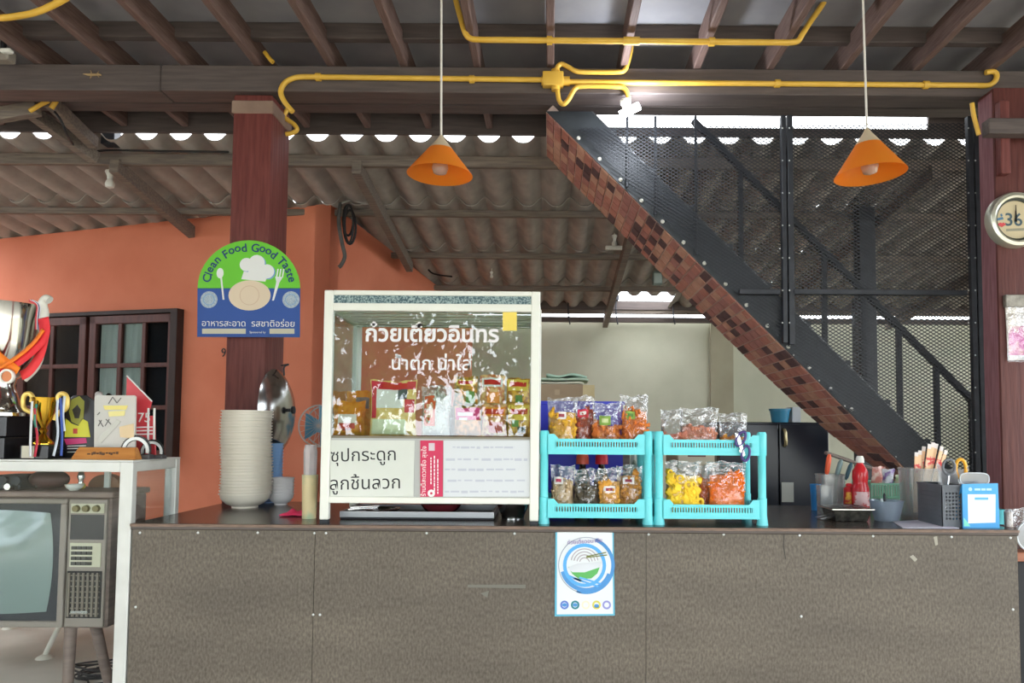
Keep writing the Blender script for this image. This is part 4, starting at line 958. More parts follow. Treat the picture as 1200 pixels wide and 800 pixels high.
prs = [((560, 476), (531, 441), (244, 160, 60), (150, 120, 60), [(YL, .1, .7, .9, .9), (RED, .2, .74, .8, .86), (GRN, .55, .1, .9, .5)], 'yellow noodle packet with a green corner, upper row left in the cabinet'),
       ((592, 474), (562, 439), (206, 110, 66), (232, 190, 130), [(WH, .08, .62, .92, .9), (RED, .16, .68, .84, .84), (OR, .3, .1, .8, .45)], 'noodle packet with a white title band, upper row middle in the cabinet'),
       ((621, 475), (593, 443), (236, 180, 60), (170, 110, 40), [(YL, .06, .55, .94, .95), (RED, .14, .7, .86, .86), (GRN, .4, .15, .7, .4)], 'yellow noodle packet with a red title, upper row right in the cabinet'),
       ((564, 509), (532, 476), (222, 150, 80), (170, 110, 60), [(PK, .04, .55, .96, .95), (WH, .12, .68, .7, .8), (WH, .18, .54, .5, .62)], 'noodle packet with a pink title band, lower row left in the cabinet'),
       ((594, 509), (564, 474), (196, 96, 62), (226, 180, 120), [(OR, .06, .64, .94, .92), (RED, .12, .7, .88, .86), ((190, 60, 60), .3, .12, .85, .45)], 'reddish noodle packet, lower row middle in the cabinet'),
       ((622, 510), (594, 473), (238, 184, 70), (176, 120, 50), [(YL, .06, .5, .94, .95), (RED, .14, .68, .86, .84), (GRN, .2, .3, .5, .5), ((60, 60, 50), .45, .12, .8, .3)], 'golden noodle packet with green leaves, lower row right in the cabinet')]
for i, ((x1, y1), (x0, y0), c1, c2, stk, lab) in enumerate(prs):
    lower = i >= 3
    packet('noodle_packet', lab, x0, y0, x1, y1, yp - 0.05 if lower else yp + 0.02, c1, c2, None, stk, group=GP, zb=zS if lower else zS + 0.115, t=0.05)
o = MB().span(P(530, 500, 2.86).x, P(622, 500, 2.86).x, 2.79, 2.87, zS, zS + 0.1145).build('packet_step', mat('brown_carton', (150, 116, 80), None, 0.8), bevel=0.003); tag(o, 'brown carton under the upper row of noodle packets', 'carton')
packet('snack_pouch', 'orange and grey pouch with a bowl picture, far left in the cabinet', 390, 470, 428, 508, 2.80, (228, 132, 34), (236, 150, 50), None, [((236, 222, 204), .2, .3, .8, .62), (RED, .25, .2, .75, .36), ((170, 40, 40), .36, .14, .64, .2)], t=0.07, zb=zS, group=None)
packet('snack_pouch', 'bright orange twisted pouch top leaning behind the bowl-picture pouch', 405, 458, 436, 508, 2.90, (236, 140, 36), (244, 160, 60), None, [((150, 130, 120), .4, .6, .9, .85)], t=0.05, zb=zS)
packet('noodle_sack', 'big red-framed sack of dried noodles left in the cabinet', 433, 446, 488, 512, 2.74, (236, 206, 130), (228, 186, 100), None, [((212, 40, 64), .02, .84, .98, .98), ((212, 40, 64), .02, .32, .14, .84), ((212, 40, 64), .78, .42, .98, .66), ((238, 234, 222), .14, .5, .74, .84), ((226, 230, 190), .05, .03, .8, .3), (RED, .25, .87, .8, .95), ((90, 90, 96), .62, .66, .82, .84)], t=0.06, zb=zS)
bag('noodle_bag', 'tall clear bag of white noodles with an orange panel in the cabinet', 'packet', 493, 452, 529, 512, 2.75, (214, 206, 186), (232, 226, 212), 'stick', 90, 0.005, 0.86, t=0.07, zbase=zS, stick=((226, 92, 52), (238, 190, 150), .1, .2, .5, .8))
# ------------------------------------------------------------------ things under and behind the cabinet
M_STEEL = mat('polished_steel', (196, 196, 194), None, 0.18, metal=1.0)
M_CHAR = mat('charcoal_plastic', (48, 48, 52), None, 0.45)
t = thing('serving_tray', 'dark shallow tray on the counter beneath the glass cabinet', 'tray', (P(490, 605, 2.78).x, 2.88, ZC))
a, b = P(402, 600, 2.8).x, P(580, 600, 2.8).x
MB().span(a, b, 2.76, 3.03, ZC, ZC + 0.008).build('base', M_CHAR, t, bevel=0.003)
mb = MB()
for y in (2.755, 3.025): mb.span(a, b, y, y + 0.01, ZC + 0.0085, ZC + 0.030)
for x in (a, b - 0.01): mb.span(x, x + 0.01, 2.766, 3.024, ZC + 0.0085, ZC + 0.030)
mb.build('rim', mat('dull_steel', (150, 152, 156), None, 0.35, metal=0.8), t)
def bowl(name, label, cat, px, Y, r, h, m, z=None, foot=0.5, group=None, n=28, th=0.003):
    c = P(px, 600, Y); z = ZC if z is None else z
    mb = MB().lathe([(r * foot, 0), (r * foot, h * .1), (r * .8, h * .4), (r * .97, h * .85), (r, h), (r - th, h), (r * .97 - th, h * .85), (r * .78 - th, h * .42), (r * foot * .9, h * .16), (0.001, h * .15)], (c.x, Y, z), n)
    o = mb.build(name, m, smooth=50); return tag(o, label, cat, group)
bowl('serving_bowl', 'dark red shallow bowl on the tray beneath the glass cabinet', 'bowl', 517, 2.87, 0.08, 0.042, mat('dark_red_glaze', (96, 34, 40), None, 0.25), ZC + 0.0085)
bowl('steel_plate', 'low steel dish on the tray beneath the glass cabinet', 'dish', 448, 2.87, 0.07, 0.022, M_STEEL, ZC + 0.0085)
bowl('steel_pot', 'small round steel pot under the right end of the glass cabinet', 'pot', 601, 2.84, 0.062, 0.055, M_STEEL, foot=0.7)
t = thing('tongs', 'steel tongs on the tray beneath the left of the glass cabinet', 'tongs', P(425, 598, 2.79))
zt0 = ZC + 0.0345
MB().bar((P(408, 600, 2.79).x, 2.78, zt0), (P(438, 600, 2.79).x, 2.84, zt0), 0.014, 0.004).build('arm', M_STEEL, t)
MB().bar((P(408, 600, 2.79).x, 2.81, zt0 + .0045), (P(438, 600, 2.79).x, 2.87, zt0 + .0045), 0.014, 0.004).build('arm', M_STEEL, t)

# ------------------------------------------------------------------ bowl stacks, lid, fan, tumbler on the left of the counter
M_BOWL = mat('cream_melamine', (226, 218, 202), (234, 227, 212), 0.35, 5)
M_BBOWL = mat('blue_melamine', (134, 174, 220), (146, 184, 226), 0.4, 5)
bx0 = P(288, 560, 3.15)
def bowl_mesh(name, r, h, m):
    me = MB().lathe([(r * .5, 0), (r * .5, h * .12), (r * .72, h * .28), (r * .92, h * .62), (r * .95, h * .90), (r, h * .925), (r, h), (r - .004, h), (r * .93 - .003, h * .64), (r * .7, h * .32), (0.002, h * .2)], (0, 0, 0), 28).mesh(name, smooth=50)
    me.materials.append(m); return me
bme = bowl_mesh('noodle_bowl', 0.107, 0.062, M_BOWL); NBW = 29
ztop = P(288, 481, 3.15).z; stp = (ztop - ZC - 0.062) / (NBW - 1)
ordn = ['bottom', 'second', 'third', 'fourth', 'fifth', 'sixth', 'seventh', 'eighth', 'ninth', 'tenth', 'eleventh', 'twelfth', 'thirteenth', 'fourteenth', 'fifteenth']
def stack_label(i, n, what):
    if i == 0: return 'bottom bowl of ' + what
    if i == n - 1: return 'top bowl of ' + what
    k = min(i, n - 1 - i)
    return ('%s bowl from the bottom of ' % ordn[i] if i < n / 2 else '%s bowl from the top of ' % ordn[n - 1 - i]) + what
for i in range(NBW):
    o = place('noodle_bowl', bme, (bx0.x + 0.004 * math.sin(i * .22) + random.uniform(-.0012, .0012), 3.15 + random.uniform(-.001, .001), ZC + stp * i))
    tag(o, stack_label(i, NBW, 'the tall cream bowl stack before the post'), 'bowl', 'tall stack of cream noodle bowls')
b2 = bowl_mesh('blue_bowl', 0.062, 0.045, M_BBOWL); bx1 = P(315, 560, 3.36); zt1 = P(315, 519, 3.36).z; NB2 = 16
for i in range(NB2):
    o = place('blue_bowl', b2, (bx1.x, 3.36, ZC + (zt1 - ZC - 0.045) / (NB2 - 1) * i))
    tag(o, stack_label(i, NB2, 'the blue bowl stack beside the cream one'), 'bowl', 'stack of blue bowls')
b3 = bowl_mesh('small_bowl', 0.056, 0.05, mat('pale_grey_melamine', (222, 220, 220), None, 0.35)); bx2 = P(330, 560, 3.275); NB3 = 6
for i in range(NB3):
    o = place('small_bowl', b3, (bx2.x, 3.275, ZC + 0.014 * i)); tag(o, stack_label(i, NB3, 'the short pale stack right of the blue bowls'), 'bowl', 'short stack of pale small bowls')
c = P(324, 481, 3.42); t = thing('pan_lid', 'big domed steel pan lid hanging on edge beside the red-brown post', 'lid', c)
T = Matrix.Translation(c) @ Vector((0.998, -0.05, 0.04)).to_track_quat('Z', 'Y').to_matrix().to_4x4()
MB().lathe([(0.19, -0.004), (0.197, 0), (0.19, 0.006), (0.15, 0.03), (0.09, 0.047), (0.03, 0.054), (0.001, 0.055), (0.001, 0.052), (0.09, 0.044), (0.15, 0.027), (0.188, 0.002)], (0, 0, 0), 40, T, caps=False).build('dome', M_STEEL, t, smooth=60)
MB().lathe([(0.008, 0.055), (0.008, 0.07), (0.018, 0.076), (0.018, 0.086), (0.002, 0.09)], (0, 0, 0), 14, T).build('knob', M_CHAR, t, smooth=50)
MB().tube(smoothpts([P(333, 440, 3.41), P(333, 430, 3.41), P(338, 427, 3.42), P(330, 428, 3.48)]), 0.004, 6).build('hook', M_BLACK, t)
# fan behind the cabinet
FY = 3.75; c = P(378, 499, FY); t = thing('fan', 'blue-bladed fan with a wire guard behind the glass cabinet', 'fan', (c.x, FY, 0))
r = M_(24, FY)
for y in (FY - 0.05, FY + 0.05):
    g = MB().tube([(c.x + r * math.cos(2 * PI * k / 32), y, c.z + r * math.sin(2 * PI * k / 32)) for k in range(33)], 0.004, 6)
    for k in range(20): g.cyl((c.x, y - (0.02 if y < FY else 0), c.z), (c.x + r * math.cos(2 * PI * k / 20), y, c.z + r * math.sin(2 * PI * k / 20)), 0.0011, n=4)
    g.build('guard', mat('pale_guard_wire', (196, 190, 182), None, 0.4), t)
M_FANB = mat('fan_blue', (104, 166, 196), None, 0.3, trans=0.3)
for k in range(3):
    T = Matrix.Translation((c.x, FY, c.z)) @ Matrix.Rotation(2 * PI * k / 3 + .5, 4, 'Y')
    MB().grid(lambda u, v: Vector(((u - .5) * (0.06 + 0.08 * v), 0.02 * (u - .5), 0.02 + 0.07 * v)), 4, 4, T).build('blade', M_FANB, t, smooth=True)
MB().cyl((c.x, FY - 0.045, c.z), (c.x, FY + 0.13, c.z), 0.035, 0.045, 16).build('motor', M_FANB, t, smooth=50)
MB().cyl((c.x, FY + 0.08, c.z - 0.03), (c.x, FY + 0.08, 0.03), 0.014).build('pole', M_WHITE, t)
MB().lathe([(0.19, 0), (0.19, 0.02), (0.03, 0.04)], (c.x, FY + 0.08, 0), 24).build('base', M_WHITE, t, smooth=40)
# tumbler with bag and pink cloth
YT = 2.78; c = P(366, 604, YT); h = P(366, 556, YT).z - ZC
t = thing('tumbler', 'cream patterned tumbler holding a clear bag, left of the glass cabinet', 'tumbler', (c.x - 0.012, YT, ZC))
MB().lathe([(0.026, 0), (0.030, h), (0.027, h), (0.024, 0.01)], (c.x - 0.012, YT, ZC), 20).build('cup', mat('cream_pattern', (214, 196, 150), (150, 180, 150), 0.4, 14, lo=.5, hi=.72), t, smooth=50)
hb = P(366, 521, YT).z - ZC
MB().lathe([(0.020, h * .4), (0.024, h), (0.026, hb * .9), (0.021, hb)], (c.x - 0.012, YT, ZC), 9).build('bag_film', film('milky_bag', (250, 250, 250), 0.2, 0.1, bump=1.0, body=0.35), t)
q = P(345, 600, 2.86)
def cloth(u, v): return Vector((q.x - 0.045 + 0.1 * u, 2.82 + 0.07 * v, ZC + 0.002 + 0.016 * math.sin(PI * u) * math.sin(PI * v) * (1 + .4 * math.sin(14 * u + 5 * v)) + 0.006))
o = MB().grid(cloth, 14, 10).build('cloth', mat('pink_cloth', (222, 48, 92), (236, 72, 112), 0.8, 20), smooth=True)
sm = o.modifiers.new('thick', 'SOLIDIFY'); sm.thickness = 0.006; tag(o, 'crumpled bright pink cloth on the counter left of the tumbler', 'cloth')

# ------------------------------------------------------------------ display case at the left with the television inside
YD = 2.598; YDB = 2.93; XD = XL - 0.005; XD0 = -2.75
zD1 = P(70, 540.5, YD).z; zD0 = P(70, 552.5, YD).z; lw = M_(15, YD)
M_DALU = mat('silver_white_aluminium', (192, 192, 186), (204, 204, 198), 0.35, 8, metal=0.15)
dc = thing('display_case', 'aluminium-framed glass display case at the left carrying the trophies', 'display case', (XD - 0.5, 2.7, 0))
for x in (XD - lw, XD0):
    for y in (YD, YDB - 0.03): MB().span(x, x + lw, y, y + 0.03, 0, zD1).build('corner_post', M_DALU, dc, bevel=0.002)
for y in (YD, YDB - 0.03): MB().span(XD0 + lw, XD - lw, y, y + 0.03, zD0, zD1).build('rail', M_DALU, dc, bevel=0.002)
for x in (XD - lw, XD0): MB().span(x + 0.004, x + lw - 0.004, YD + 0.03, YDB - 0.03, zD0, zD1).build('side_rail', M_DALU, dc, bevel=0.002)
MB().span(XD0, XD, YD, YDB, zD1 + 0.0003, zD1 + 0.006).build('top_pane', mat('pale_case_top', (206, 206, 198), None, 0.3), dc)
M_CG = film('case_glass', (246, 249, 249), 0.006, 0.0, fres=0.25)
MB().span(XD0 + lw, XD - lw, YD + 0.006, YD + 0.010, 0.12, zD0).build('front_pane', M_CG, dc)
MB().span(XD - 0.02, XD - 0.016, YD + 0.03, YDB - 0.03, 0.12, zD0).build('side_pane', M_CG, dc)
ZTOP = zD1 + 0.0065

# television (cabinet on four splayed legs)
YV = 2.64
x1 = P(125, 650, YV).x; x0 = x1 - 0.80; z1 = P(60, 583, YV).z; z0 = P(60, 737, YV).z; DV = 0.25
tv = thing('television', 'vintage wooden-cased television on splayed legs behind the glass of the display case', 'television', ((x0 + x1) / 2, YV + DV / 2, 0))
M_WOODTV = mat('grey_brown_wood_veneer', (124, 104, 96), (144, 122, 112), 0.5, 7, (1, 1, 9))
MB().span(x0, x1, YV + 0.016, YV + DV, z0, z1).build('case', M_WOODTV, tv, bevel=0.006)
MB().span(x0 - 0.004, x1 + 0.014, YV + 0.004, YV + DV, z1 + 0.0005, z1 + 0.022).build('case_top', M_WOODTV, tv, bevel=0.004)
xs1 = P(76, 650, YV).x; fr_ = 0.022
M_BEZ = mat('taupe_bezel', (148, 134, 124), None, 0.45)
mb = MB()
for (a, b, c_, d) in ((x0 + .01, xs1, z1 - fr_, z1 - 0.004), (x0 + .01, xs1, z0 + 0.006, z0 + 0.006 + fr_), (x0 + .01, x0 + .01 + fr_, z0 + fr_, z1 - fr_), (xs1 - fr_, xs1, z0 + fr_, z1 - fr_)): mb.span(a, b, YV - 0.002, YV + 0.0155, c_, d)
mb.build('screen_bezel', M_BEZ, tv, bevel=0.003)
sa, sb, sc0, sc1 = x0 + .01 + fr_, xs1 - fr_, z0 + 0.006 + fr_, z1 - fr_
MB().span(sa, sb, YV + 0.006, YV + 0.0155, sc0, sc1).build('screen_surround', M_CHAR, tv)
def scr(u, v):
    e = 0.022; ux = (u - .5) * 2; vz = (v - .5) * 2
    k = 1 - 0.06 * vz * vz; j = 1 - 0.06 * ux * ux
    return Vector(((sa + sb) / 2 + ux * k * ((sb - sa) / 2 - e), YV + 0.004 - 0.022 * (1 - ux * ux) * (1 - vz * vz) - 0.001, (sc0 + sc1) / 2 + vz * j * ((sc1 - sc0) / 2 - e)))
MB().grid(scr, 16, 12).build('screen', mat('grey_green_picture_tube', (128, 142, 138), None, 0.08, spec=0.7), tv, smooth=True)
ca, cb = P(80, 650, YV).x, P(121.5, 650, YV).x
def tz(py): return P(100, py, YV).z
MB().span(ca - 0.006, cb + 0.004, YV + 0.002, YV + 0.0155, z0 + 0.008, z1 - 0.005).build('control_panel', M_BEZ, tv, bevel=0.002)
MB().span(ca + .004, cb - .004, YV - 0.002, YV + 0.0018, tz(601), tz(590)).build('dial_plate', mat('cream_dial_plate', (204, 196, 170), None, 0.4), tv)
for px in (90.5, 102, 114):
    x, z = pz(px, 595.5, YV); MB().cyl((x, YV - 0.014, z), (x, YV - 0.0022, z), 0.011, 0.013, 16).build('knob', mat('brass_brown_knob', (112, 100, 66), None, 0.35, metal=0.4), tv, smooth=50)
MB().span(ca + .004, cb - .004, YV - 0.001, YV + 0.0018, tz(632), tz(603)).build('tuner_window', mat('dark_tuner_glass', (34, 32, 34), None, 0.15, spec=0.3), tv)
MB().span(ca + .006, cb - .010, YV - 0.002, YV + 0.0018, tz(664), tz(636)).build('button_plate', MATS['cream_dial_plate'], tv)
for r_ in range(4):
    bo = MB()
    for k in range(4): bo.span(ca + .014 + .019 * k, ca + .030 + .019 * k, YV - 0.007, YV - 0.0022, tz(643.5 + 6.1 * r_), tz(639.7 + 6.1 * r_))
    bo.build('button_row', mat('dark_button', (70, 66, 60), None, 0.4), tv)
MB().span(ca, cb - .004, YV - 0.001, YV + 0.0018, tz(724), tz(669)).build('speaker_backing', mat('speaker_dark', (44, 40, 38), None, 0.8), tv)
for k in range(7):
    x = ca + .009 + (cb - ca - .016) * k / 6.6; MB().span(x - .004, x + .004, YV - 0.006, YV - 0.0012, tz(722), tz(671)).build('speaker_slat', mat('speaker_slat_brown', (124, 112, 100), None, 0.5), tv)
for k in range(8):
    z = tz(674 + 6.4 * k); MB().span(ca + .004, cb - .009, YV - 0.0035, YV - 0.0014, z - .002, z + .002).build('speaker_slat', MATS['speaker_slat_brown'], tv)
MB().span(P(84, 716, YV).x, P(104, 716, YV).x, YV - 0.0075, YV - 0.0062, tz(718), tz(715)).build('badge', M_STEEL, tv)
for (xx, yy, ex, ey) in ((x0 + .1, YV + .06, -.06, -.0), (P(83, 735, YV + .05).x, YV + .05, -.006, .0), (x0 + .1, YV + DV - .06, -.06, .04), (P(109, 735, YV + .19).x, YV + .19, .127, .04)):
    MB().cyl((xx + ex, yy + ey, 0), (xx, yy, z0 - 0.0005), 0.013, 0.021, 12).build('leg', M_WOODTV, tv, smooth=50)
# things on top of the television
MB().box(((x0 + x1) / 2, YV + DV + .05, (z0 + z1) / 2), (.5, .10, .32), taper=.9).build('back_cover', M_CHAR, tv, bevel=.01)
ZV = z1 + 0.0225
M_BRN = mat('brown_leather', (66, 42, 40), (82, 54, 50), 0.5, 12)
def tvx(px, Y): return P(px, 560, Y).x
t = thing('projector', 'black old film projector on the television at the left edge', 'projector', (tvx(16, 2.72), 2.72, ZV))
MB().span(tvx(2, 2.72), tvx(30, 2.72), 2.69, 2.79, ZV, ZV + .055).build('body', M_CHAR, t, bevel=0.005)
for px in (8, 24): x = tvx(px, 2.7); MB().cyl((x, 2.675, ZV + .035), (x, 2.689, ZV + .035), .017, n=16).build('reel', M_BLACK, t)
MB().cyl((tvx(18, 2.7), 2.66, ZV + .014), (tvx(18, 2.7), 2.689, ZV + .014), .012, n=14).build('lens', M_STEEL, t)
t = thing('leather_case', 'rounded dark brown leather case on the television', 'case', (tvx(58, 2.74), 2.74, ZV))
MB().blob((tvx(58, 2.74), 2.74, ZV + .037), (.072, .05, .037), 18, 10).build('body', M_BRN, t, smooth=True)
MB().bar((tvx(42, 2.7), 2.70, ZV + .02), (tvx(44, 2.7), 2.695, ZV + .006), .006, .006).build('clasp', M_STEEL, t)
bowl('saucer', 'white rectangular-looking shallow dish at the right front of the television top', 'dish', 86, 2.70, .032, .022, M_WHITE, ZV)
t = thing('figurine', 'small silver and yellow ornament on the television top behind the white dish', 'ornament', (tvx(95, 2.77), 2.77, ZV))
MB().lathe([(.016, 0), (.012, .012), (.008, .03), (.014, .045), (.010, .06), (.002, .07)], (tvx(95, 2.77), 2.77, ZV), 14).build('body', M_STEEL, t, smooth=50)
MB().blob((tvx(98, 2.75), 2.745, ZV + .012), (.012, .010, .012), 10, 8).build('ball', mat('dull_yellow', (190, 170, 70), None, 0.4), t, smooth=True)
t = thing('arched_clock', 'brown arched mantel ornament on the television beside the case post', 'ornament', (tvx(122, 2.85), 2.85, ZV))
pts = [(tvx(122, 2.84) + .062 * math.cos(a), ZV + .05 * math.sin(a)) for a in [PI * k / 16 for k in range(17)]]
MB().prism(pts, 2.84, 2.88).build('arch', mat('tan_wood', (150, 110, 84), None, 0.5), t)
MB().span(tvx(119, 2.81), tvx(125, 2.81), 2.826, 2.839, ZV, ZV + .06).build('post', M_WHITE, t)
# white table legs seen under the television and cable heap on the floor
ft = PZ(52, 771, 0); t = thing('folding_table', 'white splay-legged low table behind the television', 'table', (ft.x - .2, ft.y + .2, 0))
MB().span(ft.x - .62, ft.x + .30, ft.y - .03, ft.y + .62, .40, .43).build('table_top', M_WHITE, t, bevel=.004)
for (fx_, fy_, tx, ty) in ((ft.x, ft.y, ft.x + .11, ft.y + .12), (ft.x + .30, ft.y + .42, ft.x + .24, ft.y + .38), (ft.x - .68, ft.y, ft.x - .52, ft.y + .12), (ft.x - .64, ft.y + .6, ft.x - .52, ft.y + .5)):
    l_ = MB().cyl((fx_, fy_, .012), (tx, ty, .3995), .014, .016, 10).build('leg', mat('white_leg_paint', (216, 210, 196), None, .4), t, smooth=50)
    MB().lathe([(.045, 0), (.04, .008), (.016, .022)], (fx_, fy_, 0), 14).build('foot', MATS['white_leg_paint'], l_, smooth=50)
g0 = PZ(118, 795, 0); qq = random.Random(4); mb = MB()
for k in range(7):
    pts = [Vector((g0.x + .13 * math.cos(a * 1.0 + k) * qq.uniform(.5, 1.1), g0.y + .10 * math.sin(a + k) * qq.uniform(.5, 1.1), .008 + .01 * k)) for a in [i * .7 for i in range(9)]]
    mb.tube(smoothpts(pts, 4), .005, 6)
o = mb.build('cable_heap', M_CABLE, smooth=True); tag(o, 'heap of thin black cables on the floor under the television', 'cables')

# ------------------------------------------------------------------ trophies on the display case
M_SIL = mat('silver_plate', (214, 212, 204), None, 0.12, metal=1.0)
M_GLD = mat('gold_plate', (222, 176, 62), None, 0.18, metal=1.0)
M_BLKB = mat('black_plinth', (26, 26, 28), None, 0.25)
def sxp(px, Y): return P(px, 450, Y).x
def zp(py, Y, px=50): return P(px, py, Y).z
Yt = 2.70; k_ = M_(1, Yt)
cx_ = sxp(-4, Yt); t = thing('trophy', 'large silver cup trophy with red and orange ribbons on a black plinth', 'trophy', (cx_, Yt, ZTOP))
MB().span(cx_ - 38 * k_, cx_ + 35 * k_, Yt - .1, Yt + .1, ZTOP, zp(512, Yt)).build('plinth', M_BLKB, t, bevel=.004)
MB().span(cx_ - 30 * k_, cx_ + 33 * k_, Yt - .085, Yt + .085, zp(512, Yt) + .0005, zp(488, Yt)).build('plinth_top', M_BLKB, t, bevel=.004)
MB().span(cx_ - 18 * k_, cx_ + 13 * k_, Yt - .104, Yt - .1005, zp(534, Yt), zp(503, Yt) - .004).build('name_plate', mat('brass_plate', (216, 170, 104), None, .35, metal=.5), t)
z_ = lambda py: zp(py, Yt)
MB().lathe([(38 * k_, z_(487.5)), (38 * k_, z_(484)), (30 * k_, z_(479)), (24 * k_, z_(470)), (18 * k_, z_(452)), (20 * k_, z_(444))], (cx_, Yt, 0), 32).build('foot', M_SIL, t, smooth=50)
MB().lathe([(20 * k_, z_(444)), (30 * k_, z_(436)), (37 * k_, z_(420)), (40 * k_, z_(400)), (42 * k_, z_(378)), (45 * k_, z_(362)), (47 * k_, z_(358)), (45 * k_, z_(358)), (42 * k_, z_(364)), (38 * k_, z_(400)), (26 * k_, z_(434)), (.001, z_(442))], (cx_, Yt, 0), 36).build('cup', M_SIL, t, smooth=50)
M_HAN = mat('pearl_handle', (220, 216, 204), None, .25)
hp = [(30, 446), (44, 430), (50, 408), (50, 385), (52, 368), (50, 356), (54, 350), (58, 352)]
MB().tube(smoothpts([P(a, b, Yt) for a, b in hp]), [.006 + .010 * min(1, i / 24) for i in range(43)], 10).build('handle', M_HAN, t, smooth=True)
def ribbon(pts, wd, m, parent, Y, name='ribbon', nrm=(0, -1, 0)):
    P_ = smoothpts([P(a, b, (c[0] if c else Y)) for a, b, *c in pts], 5); vs = []; fs = []
    for i, p in enumerate(P_):
        d = (P_[min(i + 1, len(P_) - 1)] - P_[max(i - 1, 0)]).normalized(); s_ = d.cross(Vector(nrm)).normalized() * wd / 2
        vs += [p - s_, p + s_ + Vector((0, .004, 0))]
    for i in range(len(P_) - 1): fs.append((2 * i, 2 * i + 1, 2 * i + 3, 2 * i + 2))
    o = MB().add(vs, fs).build(name, m, parent, smooth=True); sd = o.modifiers.new('thick', 'SOLIDIFY'); sd.thickness = .0012; return o
M_RR = mat('red_ribbon', (220, 40, 50), (232, 60, 62), .6, 10); M_OR = mat('orange_ribbon', (244, 138, 30), (240, 110, 30), .6, 14)
ribbon([(50, 372), (51, 392), (36, 410), (12, 428), (-8, 440)], 13 * k_, M_RR, t, 2.555)
ribbon([(50, 386), (38, 402), (18, 419), (-6, 433)], 5 * k_, M_OR, t, 2.549)
ribbon([(52, 392), (46, 416), (34, 434), (24, 440)], 11 * k_, M_RR, t, 2.562)
ribbon([(-10, 412), (4, 424), (20, 436)], 12 * k_, M_OR, t, 2.552)
MB().disc(*pz(9, 441, 2.545), .020, 2.541, 2.547, 24).build('medal', mat('bronze_medal', (150, 90, 56), None, .3, metal=.7), t)
MB().ring(*pz(9, 441, 2.545), .019, .026, 2.538, 2.548, n=24).build('medal_rim', M_HAN, t)
for (dx, c_) in ((-1.8, (210, 60, 70)), (-.6, (232, 230, 228)), (.6, (50, 60, 110)), (1.8, (232, 230, 228))):
    ribbon([(35 + dx, 352), (44 + dx, 358), (43 + dx, 374), (43 + dx, 386)], 2.2 * k_, mat('flag_%d_ribbon' % c_[0], c_, None, .6), t, 2.565, 'flag_ribbon')

Yt = 2.665; k_ = M_(1, Yt); cx_ = sxp(53, Yt); z_ = lambda py: zp(py, Yt)
t = thing('trophy', 'small gold cup trophy with striped ribbons on its loop handles', 'trophy', (cx_, Yt, ZTOP))
MB().span(cx_ - 16 * k_, cx_ + 16 * k_, Yt - .045, Yt + .045, ZTOP, z_(521)).build('plinth', M_BLKB, t, bevel=.003)
MB().span(cx_ - 13 * k_, cx_ + 1 * k_, Yt - .048, Yt - .0455, ZTOP + .004, z_(522)).build('name_plate', mat('pale_plate', (190, 184, 164), None, .4), t)
MB().lathe([(11 * k_, z_(520.5)), (11 * k_, z_(518)), (7 * k_, z_(514)), (3 * k_, z_(508)), (5 * k_, z_(504)), (3 * k_, z_(501)), (4 * k_, z_(499))], (cx_, Yt, 0), 24).build('stem', M_GLD, t, smooth=50)
MB().lathe([(4 * k_, z_(499)), (8 * k_, z_(492)), (11 * k_, z_(480)), (12.6 * k_, z_(467)), (13 * k_, z_(465.5)), (12 * k_, z_(466)), (10 * k_, z_(482)), (.001, z_(496))], (cx_, Yt, 0), 28).build('cup', M_GLD, t, smooth=50)
M_GH = mat('yellow_gold_handle', (238, 206, 112), None, .3, metal=.3)
for s_ in (-1, 1):
    pts = [P(53 + s_ * a, b, Yt) for a, b in ((11, 492), (15, 484), (24, 479), (26, 470), (24, 463), (19, 461), (15, 465), (16, 471))]
    MB().tube(smoothpts(pts), .0085, 10).build('handle', M_GH, t, smooth=True)
for pts, c_ in (([(37, 470), (36, 490), (35, 515), (35, 535)], (226, 226, 228)), ([(40, 478), (41, 495), (43, 515), (40, 535)], (196, 50, 70)), ([(67, 468), (66, 486), (67, 510), (62, 534)], (206, 214, 224)),
                ([(70, 466), (71, 486), (72, 510), (71, 534)], (66, 92, 170)), ([(75, 464), (73, 486), (75, 505)], (206, 56, 66)), ([(42, 473), (40, 492), (43, 505)], (60, 140, 120))):
    ribbon(pts, 3.6 * k_, mat('trophy_ribbon_%d' % c_[0], c_, None, .6), t, Yt - .055)

def board(name, label, pts, Y, m, th=.008, cat='plaque'):
    c = P(sum(p[0] for p in pts) / len(pts), 538, Y); t = thing(name, label, cat, (c.x, Y, ZTOP))
    poly = [pz(a, b, Y) for a, b in pts]; poly = [(x, max(z, ZTOP + .0004)) for x, z in poly]
    MB().prism(poly, Y, Y + th).build('board', m, t, bevel=.001); return t
t = board('award_plaque', 'black award plaque with a yellow shield shape and pink band behind the gold cup', [(73, 542), (112, 542), (111, 470), (101, 463), (86, 463), (75, 474)], 2.72, mat('plaque_black', (30, 28, 34), None, .3))
for pts, c_, d_ in (([(76, 512), (106, 512), (103, 494), (96, 490), (92, 499), (84, 496), (77, 490)], (218, 214, 60), 1), ([(81, 482), (84, 468), (93, 464), (99, 470), (98, 490), (92, 498), (84, 494)], (150, 150, 60), 1),
                    ([(85, 480), (91, 474), (95, 480), (93, 490), (88, 490)], (50, 48, 44), 2), ([(75, 514), (101, 513), (102, 519), (78, 521)], (206, 60, 120), 1), ([(86, 502), (91, 502), (91, 508), (86, 508)], (200, 70, 60), 2)):
    ppoly(MB(), pts, 2.72, 2.7198 - .001 * d_, 2.7199).build('print_patch', mat('plaque_ink_%d' % c_[0], c_, None, .4), t)
for y in (522, 525, 529): ppoly(MB(), [(79, y), (101, y - .5), (101, y + .6), (79, y + 1.1)], 2.72, 2.7188, 2.7199).build('print_line', M_SW, t)
